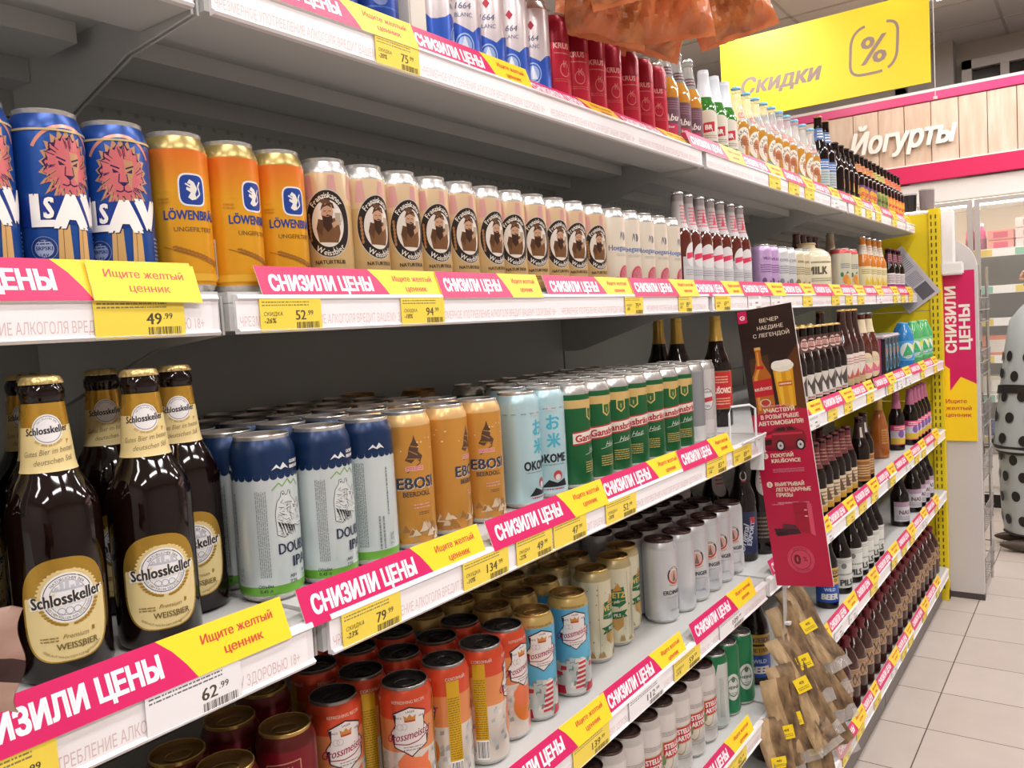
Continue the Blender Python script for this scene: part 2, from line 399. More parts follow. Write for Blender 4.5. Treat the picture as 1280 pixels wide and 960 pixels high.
# ------------------------------------------------------------------ gondola shelving
BAYX = [-.78, .55, 1.88, 3.21, 4.54]
BAYN = ['nearest bay', 'second bay', 'third bay', 'farthest bay']
DECK = {1: EYE+.392, 2: EYE+.057, 3: EYE-.276, 4: EYE-.616, 5: EYE-.92, 6: EYE-1.31}
FRONT = {1: .76, 2: .76, 3: .65, 4: .65, 5: .65, 6: .65}
SHELF = {1: 'top shelf', 2: 'eye-level shelf', 3: 'third shelf', 4: 'fourth shelf', 5: 'fifth shelf', 6: 'bottom shelf'}
BACK = 1.17
RAIL_TEXT = 'ЧРЕЗМЕРНОЕ УПОТРЕБЛЕНИЕ АЛКОГОЛЯ ВРЕДИТ ВАШЕМУ ЗДОРОВЬЮ 18+'
def build_shelving():
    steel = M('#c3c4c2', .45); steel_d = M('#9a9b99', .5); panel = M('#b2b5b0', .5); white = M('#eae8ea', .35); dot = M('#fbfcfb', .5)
    for b in range(4):
        x0, x1 = BAYX[b], BAYX[b+1]
        t = thing('shelving_bay', (x0, BACK, 0), f'grey steel shelving frame with back panels, {BAYN[b]} of the long gondola', 'shelving')
        m = MB(); L = x1-x0
        zs = [.12, .52, .90, 1.28, 1.63, 1.80, 2.03]
        for a, c in zip(zs, zs[1:]): m.box(.004, 0, a+.0015, L-.004, .018, c-.0015, panel)
        for k in range(int((L-.06)/.0266)):        # pale discs paint in the light seen through the upper panel's peg holes
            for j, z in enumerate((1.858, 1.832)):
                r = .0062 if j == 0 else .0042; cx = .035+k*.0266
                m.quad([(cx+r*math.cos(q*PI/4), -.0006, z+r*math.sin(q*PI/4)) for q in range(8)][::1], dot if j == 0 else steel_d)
        link('back_panel', m.mesh('back_panel'), t)
        m = MB(); m.box(-.015, .0185, 0, .015, .075, 2.05, steel_d)
        link('upright', m.mesh('upright'), t)
        m = MB(); m.box(.004, FRONT[6]+.03-BACK, 0, L-.004, FRONT[6]+.05-BACK, DECK[6]-.05, M('#77726e', .5)); link('plinth', m.mesh('plinth'), t)
        for s in range(1, 7):
            dz, yf = DECK[s], FRONT[s]
            t = thing('gondola_shelf', (x0, yf, dz), f'white-railed grey steel shelf, {SHELF[s]} of the {BAYN[b]}', 'shelf', 'gondola shelves')
            g = .006; D = BACK-yf-.002
            m = MB()
            m.box(g, .004, -.012, L-g, D, 0, steel)
            m.box(g, .004, -.042, L-g, .105, -.0125, steel)                       # folded front box
            m.box(g+.02, .20, -.036, L-g-.02, .275, -.0125, steel)                # stiffener
            m.box(g, D-.05, -.042, L-g, D, -.0125, steel)
            link('deck', m.mesh('deck'), t)
            for xx in (g-.004, L-g+.001):
                m = MB()
                pts = [(.012, -.046), (.012, -.004), (D, -.004), (D, -.125), (D-.05, -.125), (.14, -.058)]
                m.quad([(xx, y, z) for y, z in pts], steel); m.quad([(xx+.003, y, z) for y, z in reversed(pts)], steel)
                for i in range(len(pts)):
                    a, c = pts[i], pts[(i+1) % len(pts)]; m.quad([(xx, *a), (xx+.003, *a), (xx+.003, *c), (xx, *c)], steel)
                link('bracket', m.mesh('bracket'), t)
            m = MB()                                                              # clear-fronted plastic price channel
            pr = [(.0, -.046), (-.004, -.046), (-.006, -.043), (-.0025, -.040), (-.0025, -.011), (-.006, -.008), (-.004, -.004), (0, -.003)]
            a0, a1 = g+.006, L-g-.006
            for i in range(len(pr)-1):
                (ya, za), (yb, zb) = pr[i], pr[i+1]; m.quad([(a0, yb, zb), (a0, ya, za), (a1, ya, za), (a1, yb, zb)], white)
            for xx in (a0, a1): m.quad([(xx, y, z) for y, z in (pr if xx == a0 else pr[::-1])], white)
            m.box(a0, 0, -.046, a1, .004, -.003, white)
            link('price_rail', m.mesh('price_rail'), t)
            m = MB(); A = Art(); A.rect(10, -40.5, L*1000-20, -10.5, M('#f4f1f3', .3))
            if b < 2 or s < 3:
                for q in range(4): A.text(RAIL_TEXT, 168+q*326, -38, 11, M('#d9bfc0', .4), bold=0, fit=308)
            m.decal(A, flat_map((0, -.003, 0), (1, 0, 0), (0, 0, 1)))
            link('warning_insert', m.mesh('warning_insert'), t)
build_shelving()

# ------------------------------------------------------------------ cans and bottles: builders
SIL = M('#c9c8c4', .25, .7); SILD = M('#8f8a86', .3, .7); GOLD = M('#b99a55', .28, .6); GOLDD = M('#8a6a3a', .3, .6); BLK = M('#2a2624', .3, .4); SHADELID = M('#4b3632', .3, .4)  # brown lid, and black on orange cans, has the shelf shadow painted in
WHT = P('#f3f0ec'); BLACK = P('#1d1a1a'); RED = P('#c4173a'); PINK = P('#e0186c'); YEL = P('#ffd91f')
def pull_tab(r, m):
    b = MB(); n = 20
    b.tube([(.42*r*math.cos(2*PI*i/n)*1.0, -.12*r+.5*r*math.sin(2*PI*i/n)*.62, .0006) for i in range(n)], .0011, m, 6, True)
    b.box(-.16*r, .12*r, -.0008, .16*r, .30*r, .0010, m)
    return b.mesh('pull_tab')
def can(key, cat, bands, art, H=168, R=33, neck=None, rim=SIL, lid=SIL, twice=False, lid_label=None):
    """bands: [(z_top, material)...] up the wall; neck: material of the shoulder cone"""
    neck = neck or bands[-1][1]
    b = MB(); prof = [(R-9, 1.5), (R-7, 0), (R-3.5, 3), (R-.8, 8), (R, 12)]; ms = [SIL, SIL, SIL, bands[0][1]]
    for z, m in bands[:-1]: prof.append((R, z)); ms.append(m)
    prof += [(R, H-19), (R-.8, H-14.5), (R-3.2, H-8), (R-4.8, H-4.5), (R-7, H-9)]; ms += [bands[-1][1], neck, neck, neck, neck]
    b.lathe(prof, ms)
    if art:
        def rf(v): return R if v <= H-19 else (R-.8*(v-H+19)/4.5 if v < H-14.5 else R-.8-2.4*(v-H+14.5)/6.5)
        if twice: art.copy_shift(PI*R)
        b.decal(art, cyl_map(rf, R), 3.5, None)
    l = MB(); l.lathe([(R-5.2, H-7), (R-4.7, H-2), (R-4.4, H-.8), (R-5, H), (R-5.9, H-.6), (R-6.6, H-5.2), (R-8.5, H-4.6)], [rim, rim, rim, rim, lid, lid], cap0=True)
    tab = pull_tab(R*.001, lid)
    return dict(name='beer_can', cat=cat, H=H*.001, R=R*.001, parts=[('body', b.mesh('body'), None, (0, 0, 0), []), ('lid', l.mesh('lid'), lid_label, (0, 0, 0), [('pull_tab', tab, (0, 0, (H-4.4)*.001))])])
def prof_r(prof):
    def rf(v):
        for (r0, z0), (r1, z1) in zip(prof, prof[1:]):
            if z0 <= v <= z1: return r0+(r1-r0)*(v-z0)/max(1e-6, z1-z0)
        return prof[-1][0]
    return rf
def bottle(key, cat, prof, segm, cap=None, labels=(), name='beer_bottle', foil=None, n=26):
    """prof [(r,z)] mm; segm: material or per-segment list; labels: [(part name, Art, R_ref)]"""
    b = MB(); b.lathe(prof, segm, n); parts = [('body', b.mesh('body'), None, (0, 0, 0), [])]; rf = prof_r(prof); H = prof[-1][1]
    if foil:
        z0, m = foil; f = MB(); pr = [(rf(z0)+.5, z0)]+[(r+.6, z) for r, z in prof if z > z0]+[(prof[-1][0]-3, H+1)]
        f.lathe(pr, m, n); parts.append(('foil', f.mesh('foil'), None, (0, 0, 0), []))
    if cap:
        c = MB(); r = prof[-1][0]+1.2; N = 42; bb = len(c.v)
        for k, (rr, z, amp) in enumerate(((r+.9, H-5.2, .75), (r+.5, H-2, .5), (r-1, H+.7, 0), (r-4, H+1.3, 0))):
            for j in range(N): a = 2*PI*j/N; q = rr+amp*(1 if j % 2 else -1); c.v.append((q*.001*math.sin(a), -q*.001*math.cos(a), z*.001))
        for k in range(3):
            for j in range(N): c.face((bb+k*N+j, bb+k*N+(j+1) % N, bb+(k+1)*N+(j+1) % N, bb+(k+1)*N+j), cap, True)
        c.face(tuple(bb+3*N+j for j in range(N)), cap)
        parts.append(('cap', c.mesh('cap'), None, (0, 0, 0), []))
    for pn, art, R in labels:
        l = MB(); l.decal(art, cyl_map(rf, R, .02, .9 if foil and 'neck' in pn else .3), 3.5, 6); parts.append((pn, l.mesh(pn), None, (0, 0, 0), []))
    return dict(name=name, cat=cat, H=H*.001, R=max(p[0] for p in prof)*.001, parts=parts)
ALL_LABELS = {}
def place(kind, x, y, z, rot, label, group):
    r = link(kind['name'], None, None, (x, y, z), (0, 0, rot)); r.empty_display_size = .03
    tag(r, label, kind['cat'], group); ALL_LABELS[label] = ALL_LABELS.get(label, 0)+1
    for pn, me, pl, off, subs in kind['parts']:
        o = link(pn, me, r, off)
        if pl: o['label'] = pl
        for sn, sm, so in subs: link(sn, sm, o, so)
    return r
RR = random.Random(11)
FRONTS = {}
def row(kind, s, pts, noun, ref, rank=None):
    """pts: [(x, y, rot_deg)]; label = noun, n-th along from ref"""
    for i, p in enumerate(pts):
        x, y, rot = p if len(p) == 3 else (*p, RR.uniform(-45, 5))
        if len(pts) == 1: lab = f'{noun} {ref}'
        else: lab = f'{noun}, {ORD[i]} {"along" if not rank else "in "+rank} from {ref}'
        place(kind, x, y, DECK[s]+.0006, math.radians(rot), lab, f'{noun}, {SHELF[s]}')
        if not rank: FRONTS.setdefault(s, []).append((x, noun))
def ranks(kind, s, xs, ys, noun, ref, jit=.0015, names=('second rank', 'third rank', 'fourth rank', 'fifth rank', 'sixth rank')):
    for k, y in enumerate(ys):
        row(kind, s, [(x+RR.uniform(-jit, jit)*.5, y+RR.uniform(-jit, jit)*.5, RR.uniform(-180, 180)) for x in xs], noun, ref, names[k])

# ------------------------------------------------------------------ printed designs
def lion_face(A, u, v, k, c1, c2, dark):
    R = random.Random(21)
    for r, col, n, dn in ((25, c2, 44, .62), (21.5, dark, 40, .7), (20.5, c1, 40, .66)):
        pts = []
        for i in range(n):
            a = 2*PI*i/n; low = max(0, -math.sin(a)); q = r*k*((1.0+.16*low+R.uniform(0, .07)) if i % 2 else dn+.22*(1-low)); pts.append((u+q*.80*math.cos(a+.10*low*(1 if math.cos(a) > 0 else -1)), v+q*1.10*math.sin(a)))
        A.poly(pts, col)
    for i in range(34):
        a = R.uniform(0, 2*PI); r0, r1 = R.uniform(11, 14), R.uniform(17, 23); A.line([(u+r0*k*.8*math.cos(a), v+r0*1.1*k*math.sin(a)), (u+r1*k*.8*math.cos(a+.12), v+r1*1.1*k*math.sin(a+.12))], .55*k, dark if i % 3 else c2)
    A.poly([(u-8*k, v+12*k), (u, v+14*k), (u+8*k, v+12*k), (u+9.5*k, v+3*k), (u+7*k, v-3*k), (u+6.5*k, v-11*k), (u+2*k, v-16*k), (u-2*k, v-16*k), (u-6.5*k, v-11*k), (u-7*k, v-3*k), (u-9.5*k, v+3*k)], c1)
    A.poly([(u+1*k, v+12*k), (u+8*k, v+11*k), (u+9*k, v+3*k), (u+6.4*k, v-3*k), (u+6*k, v-11*k), (u+2.6*k, v-6*k), (u+2*k, v+2*k)], c2)
    for s_ in (-1, 1):
        A.poly([(u+s_*2.4*k, v+2*k), (u+s_*7.4*k, v+5*k), (u+s_*6.8*k, v+1.6*k)], dark); A.line([(u+s_*2.2*k, v+5*k), (u+s_*8.4*k, v+7.4*k)], 1.2*k, dark); A.line([(u+s_*2.6*k, v+1*k), (u+s_*3.4*k, v-6*k)], .8*k, dark)
    A.poly([(u-3.8*k, v-5.4*k), (u+3.8*k, v-5.4*k), (u, v-9*k)], dark); A.line([(u, v-9*k), (u, v-11.5*k)], 1*k, dark)
    A.line([(u-5.6*k, v-12*k), (u-2.4*k, v-13*k), (u, v-11.5*k), (u+2.4*k, v-13*k), (u+5.6*k, v-12*k)], 1*k, dark)
def art_lion():
    A = Art(); d = K('#1b2a66')
    A.ring(0, 118, 31, 34, K('#e39a86'), 1.05, 25, 155)
    lion_face(A, 0, 114, 1.26, K('#d9757a'), K('#c99a72'), K('#3a2350'))
    for u, w in ((-9, 10), (9, 9)):
        A.poly([(u-w*.5, 62), (u+w*.5, 62), (u+w*.62, 18), (u-w*.72, 18)], K('#dcb374'))
        A.ell(u, 18, w*.8, 5, K('#cfa061'))
        for q in (-3, 0, 3): A.line([(u+q, 14), (u+q, 19)], .6, d)
        A.line([(u-1, 60), (u-2, 24)], .6, K('#8a5b3a'))
    for i, (u0, v0) in enumerate(((-34, 88), (-8, 88), (17, 88))): pass
    A.poly([(-46, 60), (46, 66), (46, 92), (-46, 86)], K('#1e3f96'))
    for dx, dy, m in ((.9, -.9, K('#17234f')), (0, 0, WHT)):
        A.text('L', -26+dx, 61+dy, 29, m, .06, .0, wide=.95); A.text('S', -20.5+dx, 68+dy, 19, m, .04, .1, wide=.7)
        A.text('A', -1+dx, 60+dy, 30, m, .07, .0, wide=1.0); A.text('V', 23+dx, 63+dy, 29, m, .07, 0, wide=1.0)
    A.ell(-27, 40, 11, 11, K('#a7b7d8')); A.ring(-27, 40, 8, 10.6, K('#24407f')); A.text('SRPSKI', -27, 38.5, 3.6, d, .03); A.text('LAV', -27, 32.5, 3, d, .03); A.micro(-33, 43, -21, 48, 2, d)
    A.micro(30, 20, 44, 56, 9, K('#8fa6d6'))
    A.rect(-102, 147, 102, 149, K('#d8c58e'))
    A.rect(66, 14, 88, 50, WHT); A.bars(68, 16, 86, 44, BLACK)
    return A
def heraldic_lion(A, u, v, k, m):
    A.poly([(u-1*k, v-8*k), (u+3*k, v-7*k), (u+2*k, v-3*k), (u+4*k, v+1*k), (u+1.5*k, v+6*k), (u-2*k, v+8*k), (u-4*k, v+5*k), (u-1.5*k, v+4*k), (u-2*k, v+1*k), (u-4.5*k, v+2*k), (u-5*k, v), (u-1.6*k, v-2*k), (u-4*k, v-6*k)], m)
    A.line([(u+3*k, v-6*k), (u+6*k, v-3*k), (u+4.6*k, v+3*k), (u+6.4*k, v+6.5*k)], 1.2*k, m); A.line([(u-1*k, v+2*k), (u-5.5*k, v+4.6*k)], 1.2*k, m)
def art_orange():
    A = Art(); bl = K('#27479c')
    for i in range(14):                             # printed fade from orange to yellow
        t = i/13; c = '#%02x%02x%02x' % (int(226+t*4), int(118+t*46), int(40-t*2)); A.tris([((-103.6, 149-i*3.2), (103.6, 149-i*3.2-3.3), (103.6, 149-i*3.2)), ((-103.6, 149-i*3.2), (-103.6, 149-i*3.2-3.3), (103.6, 149-i*3.2-3.3))], K(c), 0)
    for q, m in ((15, K('#eef0f2')), (13.4, bl)):
        A.poly([(q*math.copysign(abs(math.cos(a))**.5, math.cos(a)), 107+q*1.15*math.copysign(abs(math.sin(a))**.5, math.sin(a))) for a in [2*PI*i/32+.05 for i in range(32)]], m)
    heraldic_lion(A, 0, 107, 1.35, K('#f0efe6'))
    A.text('LÖWENBRÄU', 0, 76, 10, bl, .03, fit=62); A.text('UNGEFILTERT', 0, 63.5, 5, K('#7b5b2d'), .01, fit=44)
    for i in range(13):
        u, v = -22+i*4, 46-i*1.3
        A.ell(u, v+1.6, 3.2, 1.3, K('#a76f2a'), 8); A.ell(u+1, v-1.6, 3.2, 1.3, K('#b17a30'), 8)
    A.line([(-34, 48), (32, 28)], .7, K('#9a6526'))
    A.micro(-36, 92, -24, 99, 2, K('#c98b2c')); A.rect(-60, 12, 60, 20, K('#e9b53c'))
    A.rect(-62, 16, -48, 60, WHT); A.bars(-61, 18, -49, 56, BLACK); A.rect(58, 30, 76, 76, WHT); A.micro(59, 32, 75, 75, 14, BLACK)
    return A
def art_monk():
    A = Art(); dk = K('#2b2422'); bw = K('#7b5636')
    for u0 in (-90, -60, -30, 0, 30, 60): A.poly([(u0, 118), (u0+14, 118), (u0+11, 146), (u0+3, 146)], K('#dba6a0'))
    A.ring(0, 86, 0.1, 30, K('#cfc7b8'), 1.42); A.ring(0, 86, 20.5, 29, dk, 1.42); A.ring(0, 86, .1, 20.5, K('#e8e0d6'), 1.42)
    A.arc('Franziskaner', 0, 86, 24.8, 7.4, K('#efe8dc'), 92, True, 1.42, .03, .86); A.arc('Weissbier', 0, 86, 25.4, 7.4, K('#efe8dc'), 272, False, 1.42, .03, .92)
    A.poly([(-12, 63), (11, 62), (15, 74), (14, 86), (8, 93), (2, 90), (-6, 90), (-12, 92), (-15, 80)], bw); A.poly([(-15, 80), (-12, 92), (-5, 90), (-8, 70)], K('#5f4029'))
    A.poly([(-8, 96), (-7, 107), (-2, 111), (5, 109), (7, 101), (6, 95), (3, 90), (-4, 89)], K('#c99f80'))
    A.poly([(-9, 102), (-6, 110), (0, 114), (7, 111), (9, 104), (6, 105), (0, 108), (-5, 106)], K('#4f3626')); A.ell(-2, 113, 6, 3, K('#6b4a33'))
    A.poly([(-7, 96), (-3, 95), (0, 97), (5, 95), (6, 90), (4, 80), (-1, 75), (-6, 82)], K('#41291d')); A.line([(-3, 94.6), (2, 94.8)], .8, K('#c98f78'))
    A.line([(-5, 101), (-2, 101.4)], .8, dk); A.line([(1, 101.4), (4.4, 101)], .8, dk); A.line([(-.4, 101), (-1.2, 97)], .7, K('#a87a5c'))
    A.rect(9, 84, 16, 101, K('#b9ab92')); A.rect(9, 99, 16, 104, K('#efeae0')); A.line([(15.6, 88), (18, 90), (18, 97), (15.6, 98)], 1, K('#b9ab92')); A.poly([(6, 80), (11, 84), (11, 90), (4, 86)], K('#c99f80'))
    for i in range(7): A.ell(-24.2+i*.25, 97-i*5, 1.9, 2.8, K('#a8764a'), 10)
    A.text('NATURTRÜB', 0, 36, 5.2, dk, .02, fit=38); A.micro(-60, 60, -44, 130, 14, K('#b39472')); A.micro(-30, 22, 30, 30, 2, K('#8d6f3d'))
    A.rect(58, 20, 84, 60, WHT); A.bars(60, 22, 82, 56, BLACK)
    return A
def art_grapefruit():
    A = Art(); bl = K('#4d74b8')
    for u in (0, 103.6):
        A.text('Hoegaarden', u, 84, 11, bl, .02, .05, fit=66); A.ell(u+4, 112, 6, 8, K('#6d6f7c')); A.rect(u+.5, 104, u+3, 118, K('#e8e4dc')); A.poly([(u-8, 104), (u-1, 118), (u-4, 122)], K('#7d7f90'))
        A.micro(u-18, 72, u+18, 78, 2, K('#b8b2a8')); A.ell(u+6, 32, 20, 24, K('#c14b63')); A.ell(u+6, 33, 15, 19, K('#cf6f7e')); A.ring(u+6, 32, 18.5, 20, K('#e9b7a4'), 1.2)
        for i in range(8): a = i*PI/4; A.line([(u+6, 33), (u+6+14*math.cos(a), 33+18*math.sin(a))], .8, K('#e3a3a8'))
        A.ell(u-18, 20, 10, 12, K('#c96a5c'))
    return A
def art_blanc():
    A = Art(); bl = K('#2a56b8')
    for u in (0, 103.6):
        pts = [(u-51.8, 8), (u+51.8, 8), (u+51.8, 62), (u+40, 74), (u+26, 70), (u+14, 60), (u, 66), (u-14, 74), (u-26, 66), (u-40, 62), (u-51.8, 62)]
        A.poly(pts, bl); A.ell(u, 40, 15, 18, K('#9fb6df')); A.ring(u, 40, 11, 13, bl, 1.2); A.poly([(u-8, 30), (u+8, 30), (u, 54)], K('#dfe6f2')); A.micro(u-10, 20, u+10, 27, 2, K('#dfe6f2'))
        A.poly([(u, 112), (u+6, 120), (u, 128), (u-6, 120)], RED); A.text('1664', u, 94, 10, K('#6a6f88'), .02, .2); A.text('BLANC', u, 82, 6.5, K('#6a6f88'), .01)
    return A
def art_bluecan():
    A = Art()
    for u in (0, 103.6):
        A.rect(u-22, 70, u+22, 112, K('#8d95b4')); A.poly([(u-16, 76), (u-8, 106), (u, 84), (u+8, 106), (u+16, 76)], K('#e7e9f0')); A.ell(u, 55, 10, 8, K('#6d7cab')); A.text('ALK. FREI', u, 24, 6, K('#a9b9e0'), .02); A.rect(u-40, 44, u+40, 46, K('#3f66b5'))
        A.rect(u+46, 10, u+50, 150, K('#c5bdbb'))
    return A
def art_redcan():
    A = Art(); p = K('#eeb9b4')
    for u in (0, 98):
        A.text('KRUŠ', u-3, 99, 10, p, .03); A.micro(u-18, 88, u+18, 93, 1, K('#d98b85')); A.text('K', u+4, 66, 13, K('#e58c80'), .0); A.ring(u+2, 62, 9, 10.6, K('#e0827a'), 1.2); A.micro(u-20, 40, u+20, 47, 2, K('#d4605c')); A.rect(u-44, 109, u+44, 112, K('#8c1327'))
    return A
def art_ipa():
    A = Art(); nv = K('#183158'); ink = K('#2b2f36'); gr = K('#79b04a')
    # scalloped navy shoulder
    for i in range(24):
        u = -103.6+i*8.65; A.ell(u+4.3, 135, 4.4, 4, nv, 12)
    A.poly([(-15, 141), (-9, 147), (-5, 143), (-1, 148.5), (6, 141), (1, 143), (-4, 141), (-9, 143.5)], K('#e9edf0')); A.text('GORKOVSKAYA', 8, 146, 3.8, WHT, .03, al='L'); A.text('BREWERY', 8, 140.5, 3.8, WHT, .03, al='L')
    A.line([(-16, 120), (-8, 127), (-4, 123), (3, 130), (8, 124), (14, 128), (20, 121)], 1.1, gr)
    # rhino head in pen strokes
    n0 = len(A.it)
    R = random.Random(5)
    head = [(-18, 66), (-19, 90), (-16, 104), (-11, 110), (-10, 115), (-7, 116), (-5, 111), (-2, 111), (0, 116), (3, 115), (3, 109), (8, 103), (12, 97), (16, 93), (20, 89), (25, 84), (26, 77), (22, 72), (15, 71), (8, 74), (2, 74), (-3, 68), (-9, 62)]
    A.poly(head, K('#dbe2e2')); A.line(head+head[:1], .6, ink)
    A.poly([(18, 91), (28, 108), (24.5, 85)], K('#f0f1ee')); A.line([(18, 91), (28, 108), (24.5, 85)], .9, ink); A.poly([(11, 98), (16, 105), (15.5, 94)], K('#f0f1ee')); A.line([(11, 98), (16, 105), (15.5, 94)], .8, ink)
    A.ell(8, 95, 1.4, 1.0, ink); A.line([(5.5, 97.5), (10.5, 96.6)], .7, ink); A.ell(23, 79, 1.3, .9, ink); A.line([(14, 74.5), (24, 75)], .8, ink); A.poly([(-9, 114), (-8, 110.5), (-6.5, 113)], ink); A.poly([(1, 114.5), (1.6, 110), (2.6, 113)], ink); A.line([(2, 100), (0, 90), (3, 80)], .5, ink)
    for i in range(60):
        u, v = R.uniform(-17, 0), R.uniform(66, 104); A.line([(u, v), (u+R.uniform(2, 7), v+R.uniform(-5, 3))], R.uniform(.2, .5), ink)
    for i in range(36):
        u, v = R.uniform(-4, 18), R.uniform(80, 100); A.line([(u, v), (u+R.uniform(-2, 3), v-R.uniform(1.5, 4))], .28, K('#6c7478'))
    for i in range(6): A.poly([(-17+i*4, 82-i*1.4), (-14+i*4, 80-i*1.4), (-10+i*3.4, 64-i*.2)], ink)
    for q_ in range(n0, len(A.it)): A.it[q_] = ([tuple((p[0]*.9+3, (p[1]-64)*.92+70) for p in t) for t in A.it[q_][0]], A.it[q_][1], A.it[q_][2])
    A.text('DOUBLE', 10, 51, 12, K('#25324e'), .025, fit=46); A.text('IPA', 14, 35, 12, K('#25324e'), .025)
    A.text('ABV', 2, 24, 3.6, ink, .01); A.text('7,5%', 2, 18, 3.6, ink, .01); A.text('IBU', 20, 26, 3.6, ink, .01); A.text('75', 20, 20, 3.6, ink, .01)
    A.text('Объём', -29, 17, 3.4, ink, .01); A.text('0,45 л', -29, 11.6, 3.8, ink, .01)
    A.micro(-34, 28, -22, 120, 6, K('#8d9596'), 4, True); A.micro(46, 20, 60, 128, 7, K('#7d8586'), 6, True); A.micro(92, 30, 103, 110, 4, K('#8d9596'), 6, True)
    A.poly([(-82, 141), (-76, 147), (-72, 143), (-68, 148.5), (-61, 141), (-66, 143), (-71, 141), (-76, 143.5)], K('#e9edf0')); A.micro(-100, 24, -88, 126, 6, K('#7d8586'), 12, True); A.micro(-62, 60, -59, 118, 1, K('#5d6566'), 13, True); A.micro(-76, 20, -66, 60, 2, K('#8d9596'), 14, True); A.text('7,5%', -54, 30, 6, K('#8fa3a0'), .0, rot=90)
    A.micro(72, 30, 80, 120, 2, K('#8d9596'), 9, True); A.ring(40, 62, 8, 10, K('#8fb08f')); A.micro(35, 58, 45, 66, 3, K('#8fb08f'))
    for i in range(4): A.ell(38, 82+i*11, 2.2, 3.5, K('#9ab8a0'), 12)
    return A
def art_ebosi():
    A = Art(); nv = K('#3c4257'); pk = K('#e3a9a0')
    A.poly([(-4, 112), (-12, 116), (-8, 122), (-6, 132), (-1, 141), (1, 148), (3, 141), (7, 134), (6, 126), (12, 120), (8, 112), (3, 118)], K('#5c4238'))
    for a, b in (((-6, 128), (5, 122)), ((-4, 134), (5, 132)), ((-9, 118), (8, 116))): A.line([a, b], 1.1, K('#b5893f'))
    A.line([(9, 112), (-10, 100)], 1.2, K('#5c4238')); A.rect(-12, 102, 12, 108, pk); A.micro(-11, 103, 11, 107.5, 2, K('#c0574c'))
    for d, m in ((.8, K('#efdcc0')), (0, nv)): A.text('EBOSI', 2+d, 79-d, 15, m, .035, fit=52)
    A.text('BEERDOLL', 2, 69, 6.5, K('#5a4a40'), .03, fit=38); A.micro(-4, 52, 20, 60, 2, pk); A.micro(2, 44, 18, 49, 2, K('#7a5a44'))
    R = random.Random(3)
    for i in range(60):
        u, v = -100+R.random()*200, R.uniform(12, 30); A.poly([(u-6, v-4), (u-1, v+R.uniform(2, 9)), (u+6, v-4)], K(R.choice(('#cdb79b', '#b98f5d', '#e0cfb4', '#a8773e'))))
    for i in range(26): A.ell(R.uniform(-100, 100), R.uniform(128, 146), R.uniform(.7, 1.6), R.uniform(.7, 1.6), K('#f1d7a6'), 8)
    return A
def art_okome():
    A = Art(); cy = K('#4fb6cf'); dk = K('#2c2b30'); rd = K('#c64a52')
    for u in (0, 103.6):
        A.text('お', u+4, 112, 20, cy, .03); A.text('米', u+4, 84, 18, cy, .035)
        A.text('OKOME', u, 58, 14, dk, .04, fit=52); A.micro(u-24, 52, u+24, 56, 1, K('#8aa0a6'))
        A.ell(u+8, 36, 8, 8, rd); A.ell(u+8, 33, 5, 5, K('#e6e2dd')); A.poly([(u-20, 18), (u-8, 30), (u+6, 24), (u+22, 30), (u+26, 18)], dk); A.micro(u-16, 12, u+20, 17, 1, rd)
        A.rect(u-10, 141, u+10, 148, K('#c8d4d8'))
    for i in range(14): A.micro(-100+i*14.6, 143, -92+i*14.6, 146.5, 1, K('#8a9aa2'), i)
    A.micro(48, 30, 60, 120, 5, K('#8aa6ae'), 3, True)
    return A
def art_gans():
    A = Art(); gd = K('#d8bf74')
    A.rect(-103.6, 136, 103.6, 150, K('#d8b878'))
    for u in (0, 103.6):
        A.poly([(u-9, 136), (u+9, 136), (u+9, 120), (u, 113), (u-9, 120)], gd); A.poly([(u-6.5, 134), (u+6.5, 134), (u+6.5, 121), (u, 116), (u-6.5, 121)], K('#3d6b3a')); A.text('1', u, 121, 8, gd, .02)
        A.poly([(u-38, 74), (u+38, 80), (u+38, 102), (u-38, 96)], K('#c73b44')); A.poly([(u-38, 76.5), (u+38, 82.5), (u+38, 99.5), (u-38, 93.5)], K('#ede6da'))
        A.text('Gansbräu', u, 81.5, 12, K('#b72e3e'), .035, .05, rot=4, fit=66)
        A.text('Hell', u+6, 60, 10, K('#cfdccd'), .0, .45); A.line([(u-16, 57), (u+20, 63)], .8, K('#cfdccd')); A.micro(u-16, 26, u+16, 46, 5, gd)
    return A
